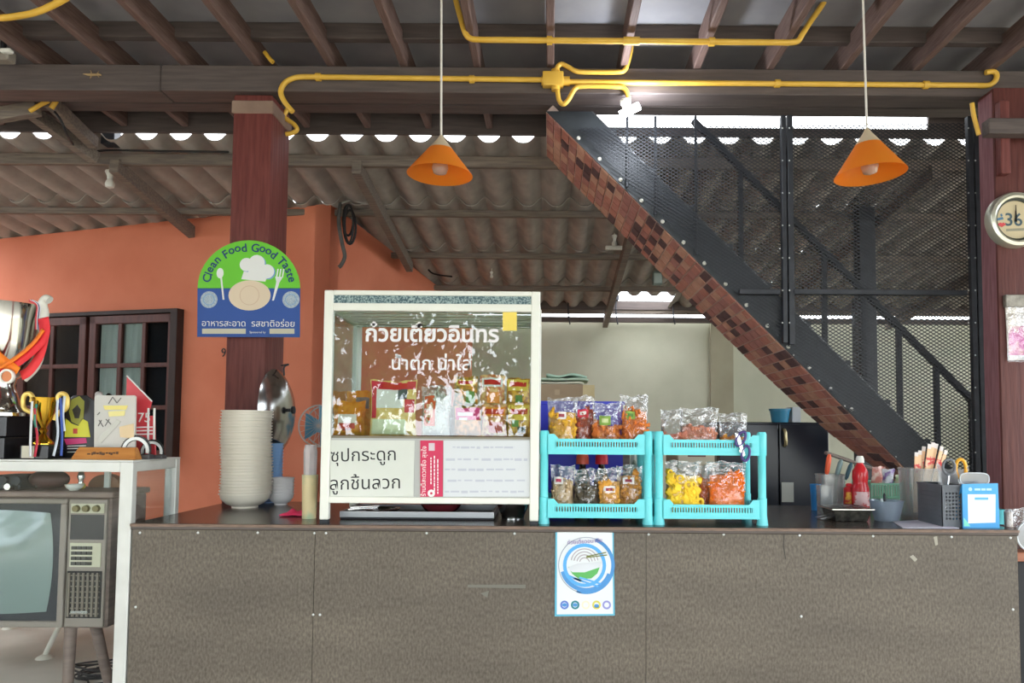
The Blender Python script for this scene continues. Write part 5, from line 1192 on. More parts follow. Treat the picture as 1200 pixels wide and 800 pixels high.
t = board('award_plate', 'clear frosted award plate with faint yellow lettering in the middle of the case', [(110, 524), (110.5, 465), (112, 463), (157, 463), (158.5, 465), (158, 524)], 2.675, film('frosted_acrylic', (240, 240, 236), .12, .15, body=.8, bodycol=(238, 236, 228)), .010)
MB().span(sxp(118, 2.675), sxp(150, 2.675), 2.67, 2.70, ZTOP, zp(525, 2.675)).build('stand', M_BLKB, t)
for pts, c_ in (([(121, 475), (150, 475), (148, 480), (123, 480)], (226, 210, 120)), ([(127, 482), (147, 481), (146, 487), (128, 488)], (226, 214, 140)), ([(113, 516), (137, 491), (142, 494), (119, 519)], (196, 194, 184)), ([(140, 500), (157, 496), (157, 514), (141, 512)], (216, 190, 150))):
    ppoly(MB(), pts, 2.675, 2.6735, 2.6748).build('print_patch', mat('award_ink_%d_%d' % c_[1:], c_, None, .5), t)
mk = MB()
for a, b in (((127, 473), (132, 465)), ((132, 465), (137, 472)), ((137, 472), (142, 466)), ((115, 499), (119, 492)), ((116, 492), (121, 500)), ((123, 499), (128, 491)), ((124, 491), (130, 497)), ((114, 486), (117, 483))):
    mk.bar(P(*a, 2.674), P(*b, 2.674), .0012, .003)
mk.build('engraved_strokes', mat('engraving_grey', (96, 94, 92), None, .5), t)
t = board('pennant_trophy', 'red pennant-shaped award numbered 75 with white rods at the right of the case', [(156, 535), (182, 535), (181, 487), (173, 487), (177.5, 470), (148.5, 440), (147, 478), (157, 488)], 2.755, mat('pennant_red', (196, 52, 62), (206, 68, 76), .35, 6))
text('numeral', "75", .04, M_SW, t, (pz(168.5, 489, 2.752)[0], 2.7535, pz(168.5, 489, 2.752)[1]), width=14 * M_(1, 2.75), extrude=.001)
for y in (500, 504, 508): ppoly(MB(), [(158, y), (179, y - .5), (179, y + 1), (158, y + 1.4)], 2.755, 2.7535, 2.7549).build('white_line', M_SW, t)
for px in (172.5, 179.5): MB().bar(P(px + 1.5, 478, 2.748), P(px + 1, 517, 2.748), .004, 2 * k_).build('rod', M_SW, t)
MB().bar(P(148.5, 440, 2.752), P(178, 470, 2.752), .004, .004).build('white_edge', M_SW, t)
MB().span(sxp(157, 2.76), sxp(184, 2.76), 2.735, 2.79, ZTOP, ZTOP + .012).build('base', M_BLKB, t)
def gear(px, py, r, Y, label):
    c = P(px, py, Y); t = thing('chainring_trophy', label, 'trophy', (c.x, Y, ZTOP), 'chainring trophies'); n = 30
    zc_ = ZTOP + r * 0.55; pts = []
    for k in range(n * 2):
        a = R(-15) + R(210) * k / (n * 2 - 1); rr_ = r * (1.0 if k % 2 else 0.9); pts.append((c.x + rr_ * math.cos(a), zc_ + rr_ * math.sin(a)))
    for k in range(30): a = R(195) - R(210) * k / 29; pts.append((c.x + r * .62 * math.cos(a), zc_ + r * .62 * math.sin(a)))
    MB().prism(pts, Y, Y + .006).build('toothed_ring', M_BLKB, t)
    MB().ring(c.x, zc_, r * .66, r * .86, Y - .003, Y - .0003, R(-12), R(192), 24).build('ring_face', mat('brushed_aluminium', (206, 206, 204), None, .4, metal=.3), t)
    MB().span(c.x - r * 1.0, c.x + r * 1.0, Y - .015, Y + .02, ZTOP, zc_ - r * .24).build('base', mat('dark_grey_base', (66, 64, 66), None, .5), t, bevel=.002)
gear(159, 528, .058, 2.675, 'black-toothed chainring trophy just above the wooden name block')
gear(178, 528, .047, 2.72, 'black-toothed chainring trophy at the right end of the case')
Yn = 2.635; t = thing('name_block', 'slanted orange-brown wooden name block at the front of the display case', 'name block', (sxp(126, Yn), Yn, ZTOP))
za, zb_ = ZTOP, zp(524, Yn, 126)
vs = [(sxp(90, Yn), Yn - .02, za), (sxp(165, Yn), Yn - .02, za), (sxp(165, Yn), Yn + .03, za), (sxp(90, Yn), Yn + .03, za), (sxp(95, Yn), Yn, zb_), (sxp(161, Yn), Yn, zb_), (sxp(161, Yn), Yn + .02, zb_), (sxp(95, Yn), Yn + .02, zb_)]
MB().add(vs, [(3, 2, 1, 0), (4, 5, 6, 7), (0, 1, 5, 4), (1, 2, 6, 5), (2, 3, 7, 6), (3, 0, 4, 7)]).build('block', mat('orange_brown_wood', (196, 134, 70), (176, 112, 54), .4, 8, (1, 8, 8)), t, bevel=.002)
mk = MB(); x = 104; qq = random.Random(2)
while x < 138:
    l_ = qq.uniform(1.5, 3.5); p = P(x, 531 + qq.uniform(-.8, .8), Yn - .0115); mk.box((p.x, p.y - .0004, p.z), (M_(l_, Yn), .002, M_(qq.uniform(1.5, 4), Yn))); x += l_ + .8
mk.build('engraved_marks', mat('engraved_brown', (86, 56, 34), None, .6), t)
t = thing('figure_trophy', 'small silver round-headed ornament rising behind the frosted award plate', 'trophy', (sxp(117, 2.76), 2.76, ZTOP))
MB().lathe([(.03, 0), (.03, .01), (.008, .02), (.008, .16), (.02, .19), (.022, .21), (.012, .225)], (sxp(117, 2.76), 2.76, ZTOP), 14).build('body', mat('pale_silver', (190, 184, 178), None, .3, metal=.4), t, smooth=50)
MB().blob((sxp(116.5, 2.76), 2.76, ZTOP + .238), (.014, .014, .016), 12, 8).build('head', mat('pale_silver', (0, 0, 0)), t, smooth=True)
t = thing('figure_trophy', 'small black and yellow ornament rising behind the frosted award plate', 'trophy', (sxp(131, 2.79), 2.79, ZTOP))
MB().lathe([(.03, 0), (.03, .01), (.008, .02), (.008, .17), (.02, .2), (.016, .215)], (sxp(131, 2.79), 2.79, ZTOP), 14).build('body', mat('ornament_black', (40, 38, 30), (150, 140, 50), .4, 30, lo=.5, hi=.6), t, smooth=50)
MB().blob((sxp(128, 2.79), 2.79, ZTOP + .232), (.012, .012, .016), 12, 8).build('head', M_BLKB, t, smooth=True)
# number painted beside the post
d_, zz = onwall(262.5, 413)
wp = cor + Vector((ct, -st, 0)) * d_
o = text('house_number', "9", .09, M_BLKB, None, (wp.x - st * .004, wp.y - ct * .004, zz), mx=Matrix.Rotation(-TH, 4, 'Z'), extrude=.0015); tag(o, 'black figure 9 on the orange wall left of the post', 'number')
# ------------------------------------------------------------------ kitchen behind the counter
YKt = 3.95; zk = 1.235
ks = thing('kitchen_table', 'plain dark kitchen table behind the counter carrying the cardboard box', 'table', (P(640, 480, 4.2).x, 4.2, 0))
a, b = P(560, 480, YKt).x, P(745, 480, YKt).x
MB().span(a, b, YKt, 4.6, zk - .04, zk).build('table_top', M_BEAM, ks, bevel=.004)
for x in (a + .03, b - .08):
    for y in (YKt + .02, 4.53): MB().span(x, x + .05, y, y + .05, 0, zk - .0405).build('leg', M_BEAM, ks)
Yb_ = 4.05; x0, xm, x1 = P(600, 470, Yb_).x, P(681, 470, Yb_).x, P(697, 470, Yb_).x; zb2 = P(650, 450, Yb_).z
bx = thing('cardboard_box', 'brown cardboard box on the kitchen table against the cream wall', 'box', ((x0 + xm) / 2, 4.25, zk))
MB().span(x0, xm + .01, Yb_, 4.42, zk, zb2).build('carton', mat('kraft_cardboard', (150, 128, 104), (162, 140, 114), .8, 6), bx, bevel=.002)
MB().span(P(650, 455, Yb_).x, P(656, 455, Yb_).x, Yb_ - .002, Yb_ - .0005, zb2 - .06, zb2 - .03).build('print_mark', mat('kraft_pale', (176, 154, 126), None, .8), bx)
o = MB().span(xm + .011, x1, Yb_ + .02, 4.40, zk, zb2 - .002).build('wooden_crate', mat('pale_yellow_carton', (206, 190, 150), (192, 174, 132), .8, 8)); tag(o, 'pale yellow carton standing right of the cardboard box', 'carton')
for k, (pa, pb, yt, col, lab) in enumerate(((612, 684, 447.5, (196, 196, 176), 'folded pale cloth on the cardboard box, lowest layer'), (630, 690, 444, (178, 196, 176), 'folded grey-green cloth on the cardboard box, middle layer'), (640, 688, 440, (170, 200, 182), 'rumpled pale green cloth on top of the folded cloths'))):
    A, B = P(pa, 445, 4.1).x, P(pb, 445, 4.1).x; zz0 = zb2 + .0005 + .021 * k
    def cl(u, v): return Vector((A + (B - A) * u, 4.09 + .26 * v, zz0 + .0165 + (0.006 if k < 2 else .012) * math.sin(9 * u + 3 * v + k) * (0.3 if k < 2 else .6) + (-.004 if u in (0, 1) else 0)))
    o = MB().grid(cl, 16, 6).build('folded_cloth', mat('cloth_%d' % col[0], col, None, .9), smooth=True); sd = o.modifiers.new('thick', 'SOLIDIFY'); sd.thickness = .012; sd.offset = -1; tag(o, lab, 'cloth', 'cloths on the cardboard box')
# blue bin behind the left rack, bottles in front of it
YB_ = 3.10; x0, x1 = P(626, 500, YB_).x, P(730, 500, YB_).x; zt2 = P(690, 470.5, YB_).z
t = thing('plastic_bin', 'deep blue plastic bin on the counter behind the left turquoise rack', 'bin', ((x0 + x1) / 2, 3.22, ZC))
M_BLUE = mat('cobalt_blue_plastic', (36, 42, 190), (44, 52, 200), .4, 4)
mb = MB()
mb.span(x0, x1, YB_, YB_ + .006, ZC, zt2).span(x0, x1, YB_ + .26, YB_ + .266, ZC, zt2).span(x0, x0 + .006, YB_ + .006, YB_ + .26, ZC, zt2).span(x1 - .006, x1, YB_ + .006, YB_ + .26, ZC, zt2).span(x0 + .006, x1 - .006, YB_ + .006, YB_ + .26, ZC, ZC + .006)
mb.build('body', M_BLUE, t)
mb = MB(); mb.span(x0 - .008, x1 + .008, YB_ - .009, YB_ - .0005, zt2 - .014, zt2 + .002); mb.span(x0 - .008, x1 + .008, YB_ + .2665, YB_ + .275, zt2 - .014, zt2 + .002); mb.build('rim', M_BLUE, t, bevel=.002)
def bottle(px, Y, ptop, r, prof, mats, label, name='sauce_bottle', capr=.5):
    c = P(px, 560, Y); h = P(px, ptop, Y).z - ZC
    t = thing(name, label, 'bottle', (c.x, Y, ZC))
    MB().lathe([(r * a, h * b) for a, b in prof], (c.x, Y, ZC), 20).build('bottle', mats[0], t, smooth=50)
    zt3 = prof[-1][1]
    MB().lathe([(r * capr * 1.15, h * zt3 + .0004), (r * capr * 1.1, h * (zt3 + (1 - zt3) * .6)), (r * capr * .8, h), (.001, h)], (c.x, Y, ZC), 16).build('cap', mats[1], t, smooth=50)
    return t, c, h
BP = [(.95, 0), (1, .03), (1, .52), (.8, .64), (.45, .74), (.42, .80)]
M_SOY = mat('dark_brown_glass', (44, 26, 20), None, .12); M_OCAP = mat('orange_red_cap', (224, 92, 62), None, .4); M_RCAP = mat('red_cap', (214, 40, 52), None, .4)
bottle(682.5, 2.98, 529, .032, BP, (M_SOY, M_OCAP), 'dark sauce bottle with an orange cap before the blue bin', capr=.72)
bottle(705, 2.98, 529, .032, BP, (M_SOY, M_RCAP), 'dark sauce bottle with a red cap before the blue bin', capr=.72)
t = thing('paper_packet', 'crinkled white and green packet right of the blue bin', 'packet', (P(748, 600, 3.1).x, 3.1, ZC))
fn = pillow(.07, .24, .05, 5, .9, .006); pillow_mesh(fn).build('wrapper', mat('white_green_wrap', (206, 212, 198), (110, 130, 110), .4, 30, lo=.5, hi=.6), t, local=True, smooth=True)
# cream cabinet and refrigerator
YC2 = 4.0; x0, x1 = P(794, 530, YC2).x, P(838, 530, YC2).x
t = thing('storage_cabinet', 'pale beige cabinet behind the right rack with a dark red label', 'cabinet', ((x0 + x1) / 2, YC2 + .2, 0))
zc2 = P(816, 516, YC2).z
MB().span(x0, x1, YC2 + .01, YC2 + .4, 0, zc2).build('body', mat('beige_laminate', (188, 180, 158), None, .6), t, bevel=.003)
MB().span(x0 + .004, x1 - .004, YC2, YC2 + .0095, .06, zc2 - .01).build('door', mat('beige_laminate', (188, 180, 158)), t, bevel=.002)
MB().span(P(806, 530, YC2).x, P(827, 530, YC2).x, YC2 - .002, YC2 - .0003, P(816, 535, YC2).z, P(816, 526, YC2).z).build('label_plate', mat('dark_red_label', (96, 30, 36), None, .5), t)
YFd = 4.45; xf0, xfm, xf1 = P(842, 530, YFd).x, P(913, 530, YFd).x, P(972, 530, YFd).x; zf1 = P(920, 494.5, YFd).z
t = thing('refrigerator', 'glossy black low refrigerator behind the counter beside the brick staircase', 'refrigerator', ((xf0 + xf1) / 2, YFd + .25, 0))
M_FR = mat('glossy_black_enamel', (22, 26, 36), (26, 30, 42), .22, 3)
MB().span(xf0, xf1, YFd + .03, YFd + .5, .03, zf1).build('body', M_FR, t, bevel=.006, segs=2)
MB().span(xf0 + .003, xfm - .003, YFd, YFd + .0295, .05, zf1 - .012).build('door', M_FR, t, bevel=.006, segs=2)
d2 = MB().span(xfm + .003, xf1 - .003, YFd, YFd + .0295, .05, zf1 - .012).build('door', M_FR, t, bevel=.006, segs=2)
ha, hb_ = P(918, 503, YFd), P(919, 522, YFd)
MB().tube(smoothpts([ha + Vector((0, -.002, 0)), ha + Vector((0, -.03, -.01)), (ha + hb_) / 2 + Vector((0, -.036, 0)), hb_ + Vector((0, -.03, .01)), hb_ + Vector((0, -.002, 0))]), .011, 8).build('handle', mat('gilt_handle', (190, 178, 140), None, .25, metal=.7), d2, smooth=True)
MB().span(P(916, 575, YFd).x, P(930, 575, YFd).x, YFd - .002, YFd - .0003, P(920, 588, YFd).z, P(920, 565, YFd).z).build('energy_label', mat('pale_label', (170, 172, 166), None, .5), d2)
MB().span(xf0 + .02, xf1 - .02, YFd + .05, YFd + .48, 0, .0295).build('foot', M_BLACK, t)
yb3 = YFd + .12; cb3 = P(914, 490, yb3); hb3 = P(914, 479, yb3).z - zf1; rb3 = M_(12, yb3)
t = thing('bucket', 'small blue bucket on top of the black refrigerator', 'bucket', (cb3.x, yb3, zf1 + .0005))
MB().lathe([(rb3 * .78, 0), (rb3 * .95, hb3 * .85), (rb3 * 1.04, hb3 * .86), (rb3 * 1.04, hb3), (rb3 * .94, hb3), (rb3 * .74, .006), (.001, .006)], (cb3.x, yb3, zf1 + .0005), 24).build('tub', mat('teal_blue_plastic', (58, 140, 176), None, .4), t, smooth=40)
o = MB().span(P(926, 490, yb3).x, P(936, 490, yb3).x, yb3 - .04, yb3 + .08, zf1 + .0005, P(930, 477, yb3).z).build('white_carton', mat('white_carton', (206, 210, 214), None, .6), bevel=.002); tag(o, 'small white carton beside the blue bucket on the refrigerator', 'carton')

# ------------------------------------------------------------------ things at the right end of the counter
def onc(px, py): p = PZ(px, py, ZC); p.y = min(max(p.y, 2.62), 3.36); return P(px, py, p.y).x, p.y
# blue cup
Y = 3.20; c = P(956, 590, Y); h = P(956, 567, Y).z - ZC; rr_ = M_(6.5, Y)
t = thing('cup', 'bright blue plastic cup beside the clear container', 'cup', (c.x, Y, ZC))
MB().lathe([(rr_ * .75, 0), (rr_, h), (rr_ * .9, h), (rr_ * .66, .005), (.001, .005)], (c.x, Y, ZC), 20).build('cup_body', mat('sky_blue_plastic', (52, 142, 212), None, .35, trans=.2), t, smooth=50)
# tall clear container with utensils
M_CLR = film('cloudy_clear_plastic', (236, 238, 240), .10, .15, body=.28, bodycol=(214, 216, 214))
def tub(name, label, pa, pb, Y, ptop, m, depth=None, tp=1.12, z0=None, cat='container'):
    xa_, xb_ = P(pa, 580, Y).x, P(pb, 580, Y).x; z0 = ZC if z0 is None else z0; h = P((pa + pb) / 2, ptop, Y).z - z0; w2 = (xb_ - xa_) / 2; d2 = depth or w2; cx = (xa_ + xb_) / 2
    t = thing(name, label, cat, (cx, Y + d2, z0))
    mb = MB(); g = .0025
    mb.lathe([(1 / tp, 0), (1, h * .97), (1.05, h * .97), (1.05, h), (.94, h), (1 / tp - .05, .004), (.001, .004)], (cx, Y + d2, z0), 4, None, 1, 1) if False else None
    def rr(sc, z, n=20):
        out = []
        for k in range(n):
            a = 2 * PI * k / n; ca_, sa_ = math.cos(a), math.sin(a); p = 0.35
            out.append(Vector((cx + w2 * sc * math.copysign(abs(ca_) ** p, ca_), Y + d2 + d2 * sc * math.copysign(abs(sa_) ** p, sa_), z0 + z)))
        return out
    rings = [rr(1 / tp, .0003), rr(.985, h * .96), rr(1.03, h * .97), rr(1.03, h), rr(.95, h), rr(1 / tp - .04, .004)]
    n = 20; vs = sum(rings, []); fs = []
    for i in range(len(rings) - 1):
        for k in range(n): fs.append((i * n + k, i * n + (k + 1) % n, (i + 1) * n + (k + 1) % n, (i + 1) * n + k))
    fs.append(tuple(range(n))[::-1]); fs.append(tuple(range((len(rings) - 1) * n, len(rings) * n)))
    mb.add(vs, fs); mb.build('tub', m, t, smooth=40); return t, cx, Y + d2, h
t, cx, cy, h = tub('utensil_container', 'tall clear plastic container of utensils left of the red sauce bottle', 963, 993, 3.16, 556, M_CLR, .05)
def utensil(name, label, cx, cy, z0, top, r, m1, m2, cat='utensil'):
    t = thing(name, label, cat, (cx, cy, z0)); top = Vector(top); b = Vector((cx, cy, z0 + r))
    mid = b.lerp(top, .62)
    MB().cyl(b, mid, r * .7, n=8).build('shaft', m1, t); MB().tube([mid, mid.lerp(top, .15), mid.lerp(top, .8), top], [r * .9, r * 1.5, r * 1.6, r * .8], 10).build('handle', m2, t, smooth=50); return t
M_ORH = mat('orange_red_handle', (232, 92, 52), None, .4); M_GRH = mat('grey_green_handle', (116, 140, 140), None, .4)
utensil('ladle', 'ladle with an orange-red handle standing in the clear container', cx - .035, cy, ZC + .005, P(972, 532, 3.2), .007, M_STEEL, M_ORH)
utensil('spatula', 'spatula with a grey-green handle standing in the clear container', cx - .005, cy + .012, ZC + .005, P(986, 538, 3.22), .007, M_STEEL, M_GRH)
utensil('whisk', 'dark teal-handled utensil in the clear container', cx + .022, cy, ZC + .005, P(998, 542, 3.21), .006, M_STEEL, mat('teal_dark', (60, 96, 110), None, .4))
a, b = P(967, 530, 3.34), P(1022, 549, 3.34)
o = MB().bar(a, b, .03, M_(4, 3.34)).build('wooden_board', mat('grey_wood_lid', (126, 112, 104), None, .6), bevel=.004); tag(o, 'long grey-brown wooden paddle leaning behind the utensils', 'paddle')
# small tub in front of it, half hidden
tub('clear_cup', 'short clear plastic cup in front of the tall utensil container', 961, 978, 3.02, 569, M_CLR, .028, 1.1, cat='cup')
# sauce bottles
M_KET = mat('red_chilli_sauce', (186, 26, 38), (204, 44, 50), .2, 12)
t, c, h = bottle(1008, 3.10, 534, .036, [(.95, 0), (1, .03), (1, .44), (.84, .5), (.84, .56), (.9, .62), (.86, .74), (.55, .82), (.38, .86), (.38, .88)], (M_KET, M_WHITE), 'tall red chilli sauce bottle with a white cap at the right of the counter', capr=.42)
MB().grid(lambda u, v: Vector((c.x + .0367 * math.sin((u - .5) * 2.4), 3.10 - .0367 * math.cos((u - .5) * 2.4), ZC + h * (.13 + .25 * v))), 12, 2).build('label', mat('label_pink_white', (226, 190, 190), (206, 90, 90), .4, 45, lo=.5, hi=.6), t, smooth=True)
t, c, h = bottle(995, 3.14, 566, .024, [(1, 0), (1, .8), (.8, .86), (.5, .9)], (mat('red_tin', (190, 34, 40), None, .35), M_RCAP), 'short red and yellow tin left of the red sauce bottle', 'sauce_tin', .5)
MB().grid(lambda u, v: Vector((c.x + .0246 * math.sin((u - .5) * 2.2), 3.14 - .0246 * math.cos((u - .5) * 2.2), ZC + h * (.3 + .4 * v))), 10, 2).build('label', mat('label_yellow', (226, 170, 60), (190, 60, 40), .4, 40, lo=.5, hi=.6), t, smooth=True)
# mint basket of small bags
M_MINT = mat('mint_plastic', (136, 196, 168), (150, 206, 180), .5, 20)
Y = 3.17; xa_, xb_ = P(1021, 580, Y).x, P(1068, 580, Y).x; zt4 = P(1045, 566, Y).z
t = thing('mint_basket', 'mint green open basket of small packets behind the sauce bottle', 'basket', ((xa_ + xb_) / 2, Y + .1, ZC))
mb = MB()
for y in (Y, Y + .20):
    for k in range(15): x = xa_ + (xb_ - xa_ - .006) * k / 14; mb.span(x, x + .005, y, y + .004, ZC, zt4)
    for z in (ZC, (ZC + zt4) / 2 - .003, zt4 - .008): mb.span(xa_, xb_, y - .001, y + .005, z, z + .008)
for x in (xa_, xb_ - .004):
    mb.span(x, x + .004, Y + .006, Y + .199, ZC + .02, zt4)
mb.span(xa_ + .005, xb_ - .005, Y + .006, Y + .199, ZC, ZC + .004); mb.build('basket', M_MINT, t)
MB().span(xa_ + .008, xb_ - .008, Y + .008, Y + .19, ZC + .0045, zt4 - .012).build('paper_lining', mat('pale_mint_lining', (186, 206, 190), (206, 214, 200), .7, 20), t)
for px, py0_, py1_, c1, c2, lab in ((1028, 546, 566, (206, 130, 120), (226, 200, 190), 'pinkish small packet in the mint basket'), (1040, 549, 567, (196, 200, 206), (120, 90, 150), 'white and purple small packet in the mint basket'), (1056, 556, 567, (206, 200, 180), (150, 170, 130), 'pale flat packet at the right of the mint basket')):
    t = thing('sachet', lab, 'packet', (P(px, 560, Y + .06).x, Y + .07, zt4 - .0115), 'packets in the mint basket')
    fn = pillow(M_(17, Y), P(px, py0_, Y).z - zt4 + .01, .03, px, .95, .005); pillow_mesh(fn, 8, 8).build('wrapper', mat('sachet_%d_%d' % c1[:2], c1, c2, .35, 40, lo=.45, hi=.6), t, local=True, smooth=True); t.rotation_euler = (.25, 0, .2)
# foil tray, clear bowl
Y = 2.78; xa_, xb_ = P(976, 600, Y).x, P(1024, 600, Y).x; zt5 = P(1000, 596, Y).z
t = thing('foil_tray', 'foil takeaway tray with a clear crumpled lid near the counter edge', 'tray', ((xa_ + xb_) / 2, Y + .06, ZC))
cxx = (xa_ + xb_) / 2; w2 = (xb_ - xa_) / 2
M_FOIL = mat('dark_food_tray', (40, 38, 36), (70, 68, 62), .25, 40, metal=.2)
mb = MB(); vs = []; fs = []
for sc2, z in ((.78, 0.0003), (.92, zt5 - ZC - .008), (1.0, zt5 - ZC - .006), (1.0, zt5 - ZC)):
    for sx_, sy_ in ((-1, -1), (1, -1), (1, 1), (-1, 1)): vs.append((cxx + w2 * sc2 * sx_, Y + .07 + .07 * sc2 * sy_, ZC + z))
for i in range(3):
    for k in range(4): fs.append((i * 4 + k, i * 4 + (k + 1) % 4, i * 4 + 4 + (k + 1) % 4, i * 4 + 4 + k))
fs += [(3, 2, 1, 0), (12, 13, 14, 15)]; mb.add(vs, fs); mb.build('tray', M_FOIL, t, bevel=.003)
rm5 = MB()
for (a, b) in (((-1, 0), (1, 0)), ((1, 0), (1, 1)), ((1, 1), (-1, 1)), ((-1, 1), (-1, 0))): rm5.bar((cxx + w2 * 1.02 * a[0], Y - .002 + .144 * a[1], zt5 - .003), (cxx + w2 * 1.02 * b[0], Y - .002 + .144 * b[1], zt5 - .003), .004, .0035)
rm5.build('foil_rim', M_STEEL, t)
MB().grid(lambda u, v: Vector((cxx + w2 * (2 * u - 1), Y + .14 * v, zt5 + .0008 + .008 * math.sin(PI * u) * math.sin(PI * v) * (1 + .4 * math.sin(20 * u + 9 * v)))), 14, 8).build('lid_film', film('crumpled_lid', (250, 250, 250), .25, .15, bump=1, bscale=60), t, smooth=True)
o = MB().grid(lambda u, v: Vector((P(961, 600, 2.86).x + .085 * u, 2.82 + .10 * v, ZC + .004 + .016 * (1 - abs(2 * u - 1)) * (1 + .5 * math.sin(12 * v)) * .7)), 10, 8).build('plastic_wrap', film('loose_wrap', (240, 240, 244), .3, .15, bump=1, bscale=50, body=.3, bodycol=(210, 210, 214)), smooth=True)
tag(o, 'loose crumpled clear wrap lying left of the foil tray', 'wrap')
Y = 2.84; c = P(1039, 600, Y); r5 = M_(19, Y); h5 = P(1039, 586, Y).z - ZC
t = thing('plastic_bowl', 'clear bluish plastic bowl right of the foil tray', 'bowl', (c.x, Y, ZC))
MB().lathe([(r5 * .68, 0), (r5 * .85, h5 * .5), (r5 * .95, h5 * .9), (r5, h5), (r5 * .92, h5), (r5 * .8, h5 * .5), (r5 * .62, .005), (.001, .005)], (c.x, Y, ZC), 28).build('bowl', film('bluish_clear_plastic', (222, 230, 240), .1, .12, body=.4, bodycol=(196, 208, 222)), t, smooth=50)
utensil('spoon', 'thin dark spoon resting in the clear bluish bowl', c.x, Y + .01, ZC + .008, (c.x + .006, Y + .03, ZC + h5 + .025), .003, M_BLACK, M_BLACK)
# paper sheet
pts = [PZ(1044, 610, ZC), PZ(1082, 604, ZC), PZ(1122, 617, ZC), PZ(1060, 619, ZC)]
pts = [Vector((P(a, b, y).x, y, ZC)) for a, b, y in ((1046, 606, 2.80), (1082, 603, 2.86), (1124, 616, 2.62), (1058, 616, 2.615))]
o = MB().add([p + Vector((0, 0, .0006)) for p in pts] + [p + Vector((0, 0, .0022)) for p in pts], [(0, 1, 2, 3), (7, 6, 5, 4), (0, 4, 5, 1), (1, 5, 6, 2), (2, 6, 7, 3), (3, 7, 4, 0)]).build('paper_sheet', mat('lilac_white_paper', (214, 208, 226), (226, 222, 234), .7, 8)); tag(o, 'pale lilac paper sheet lying flat by the grey basket', 'paper')
# clear tub with chopsticks in paper sleeves
t, cx, cy, h = tub('chopstick_tub', 'tall clear plastic tub of paper-sleeved chopsticks behind the grey basket', 1066, 1108, 2.98, 549, M_CLR, .06)
M_SLV = mat('peach_sleeve', (240, 196, 150), (244, 206, 166), .7, 10); M_SRED = mat('sleeve_red_print', (222, 84, 84), (238, 200, 170), .6, 60, lo=.45, hi=.55)
M_SW2 = mat('white_sleeve_tip', (236, 226, 222), None, .7)
qc = random.Random(9)
sleeve_pl = ['leftmost', 'second', 'third', 'fourth', 'fifth', 'sixth', 'seventh', 'rightmost']
for k in range(8):
    top = P(1074 + 4.9 * k + qc.uniform(-1, 1), (530, 527, 523, 521, 518, 520, 523, 528)[k] + qc.uniform(-1, 1), 3.03 + .01 * (k % 3)); bot = Vector((cx - .03 + .008 * k, cy - .015 + .012 * (k % 3), ZC + .012))
    t = thing('chopstick_sleeve', '%s of the eight peach paper chopstick sleeves in the clear tub' % sleeve_pl[k], 'chopsticks', bot, 'paper chopstick sleeves')
    d = top - bot
    MB().bar(bot, bot + d * .93, .014, .005, up=(0, 1, 0)).build('sleeve', M_SLV, t)
    MB().bar(bot + d * .931, bot + d * 1.0, .014, .004, up=(0, 1, 0)).build('sleeve_tip', M_SW2, t)
    MB().bar(bot + d * (.66 + .02 * (k % 3)), bot + d * .80, .0145, .006, up=(0, 1, 0)).build('red_print', M_SRED, t)
# grey perforated basket (turned: long side recedes to the left)
Y = 2.66; z0 = ZC; ang = R(-24)
pc = P(1103, 613, Y); hbk = P(1103, 569, Y).z - ZC; wB, dB = .092, .20
t = thing('grey_basket', 'dark grey perforated plastic basket behind the blue card stand', 'basket', (P(1106, 600, 2.75).x, 2.75, ZC)); 
gb_ = t; 
M_GRY = mat('dark_grey_basket_plastic', (92, 96, 102), (102, 106, 112), .5, 10)
def wallpanel(L_, H, nx, nz, holes):
    """upright panel with a grid of real square holes, local x 0..L_, z 0..H, thin in y"""
    mb = MB(); hx0, hx1, hz0, hz1 = holes; th = .003
    mb.span(0, L_, 0, th, 0, hz0).span(0, L_, 0, th, hz1, H).span(0, hx0, 0, th, hz0, hz1).span(hx1, L_, 0, th, hz0, hz1)
    sx_ = (hx1 - hx0) / nx; sz_ = (hz1 - hz0) / nz
    for i in range(nx + 1): x = hx0 + sx_ * i; mb.span(max(hx0, x - sx_ * .25), min(hx1, x + sx_ * .25), 0, th, hz0, hz1)
    for j in range(nz + 1): z = hz0 + sz_ * j; mb.span(hx0, hx1, 0.0002, th - .0002, max(hz0, z - sz_ * .25), min(hz1, z + sz_ * .25))
    return mb
wB = M_(27, 2.66); dB = .17; H = hbk
f0 = Vector((pc.x, 2.655, ZC)) - Vector((t.location.x, t.location.y, ZC))
fr_m = wallpanel(wB, H, 5, 8, (.012, wB - .012, H * .16, H * .86))
vv = [p + f0 for p in fr_m.v]; MB().add(vv, fr_m.f).build('front_wall', M_GRY, t, local=True)
sd_dir = Vector((P(1075, 604, 2.84).x - pc.x, .18, 0)); ln = sd_dir.length; sdn = sd_dir.normalized()
def side(off, name):
    mb = MB(); m_ = wallpanel(ln, H, 1, 9, (.012, ln - .012, H * .2, H * .8))
    for p in m_.v: mb.v.append(f0 + off + sdn * p.x + Vector((-sdn.y, sdn.x, 0)) * -p.y + Vector((0, 0, p.z)))
    mb.f = m_.f; return mb.build(name, M_GRY, t, local=True)
sm_ = MB().add([f0 + sdn * a + Vector((0, b, c)) for a, b, c in ((0, 0, 0), (ln, 0, 0), (ln, 0, H), (0, 0, H))] + [f0 + sdn * a + Vector((.004, b, c)) for a, b, c in ((0, 0, 0), (ln, 0, 0), (ln, 0, H), (0, 0, H))], [(0, 1, 2, 3), (7, 6, 5, 4), (0, 4, 5, 1), (1, 5, 6, 2), (2, 6, 7, 3), (3, 7, 4, 0)])
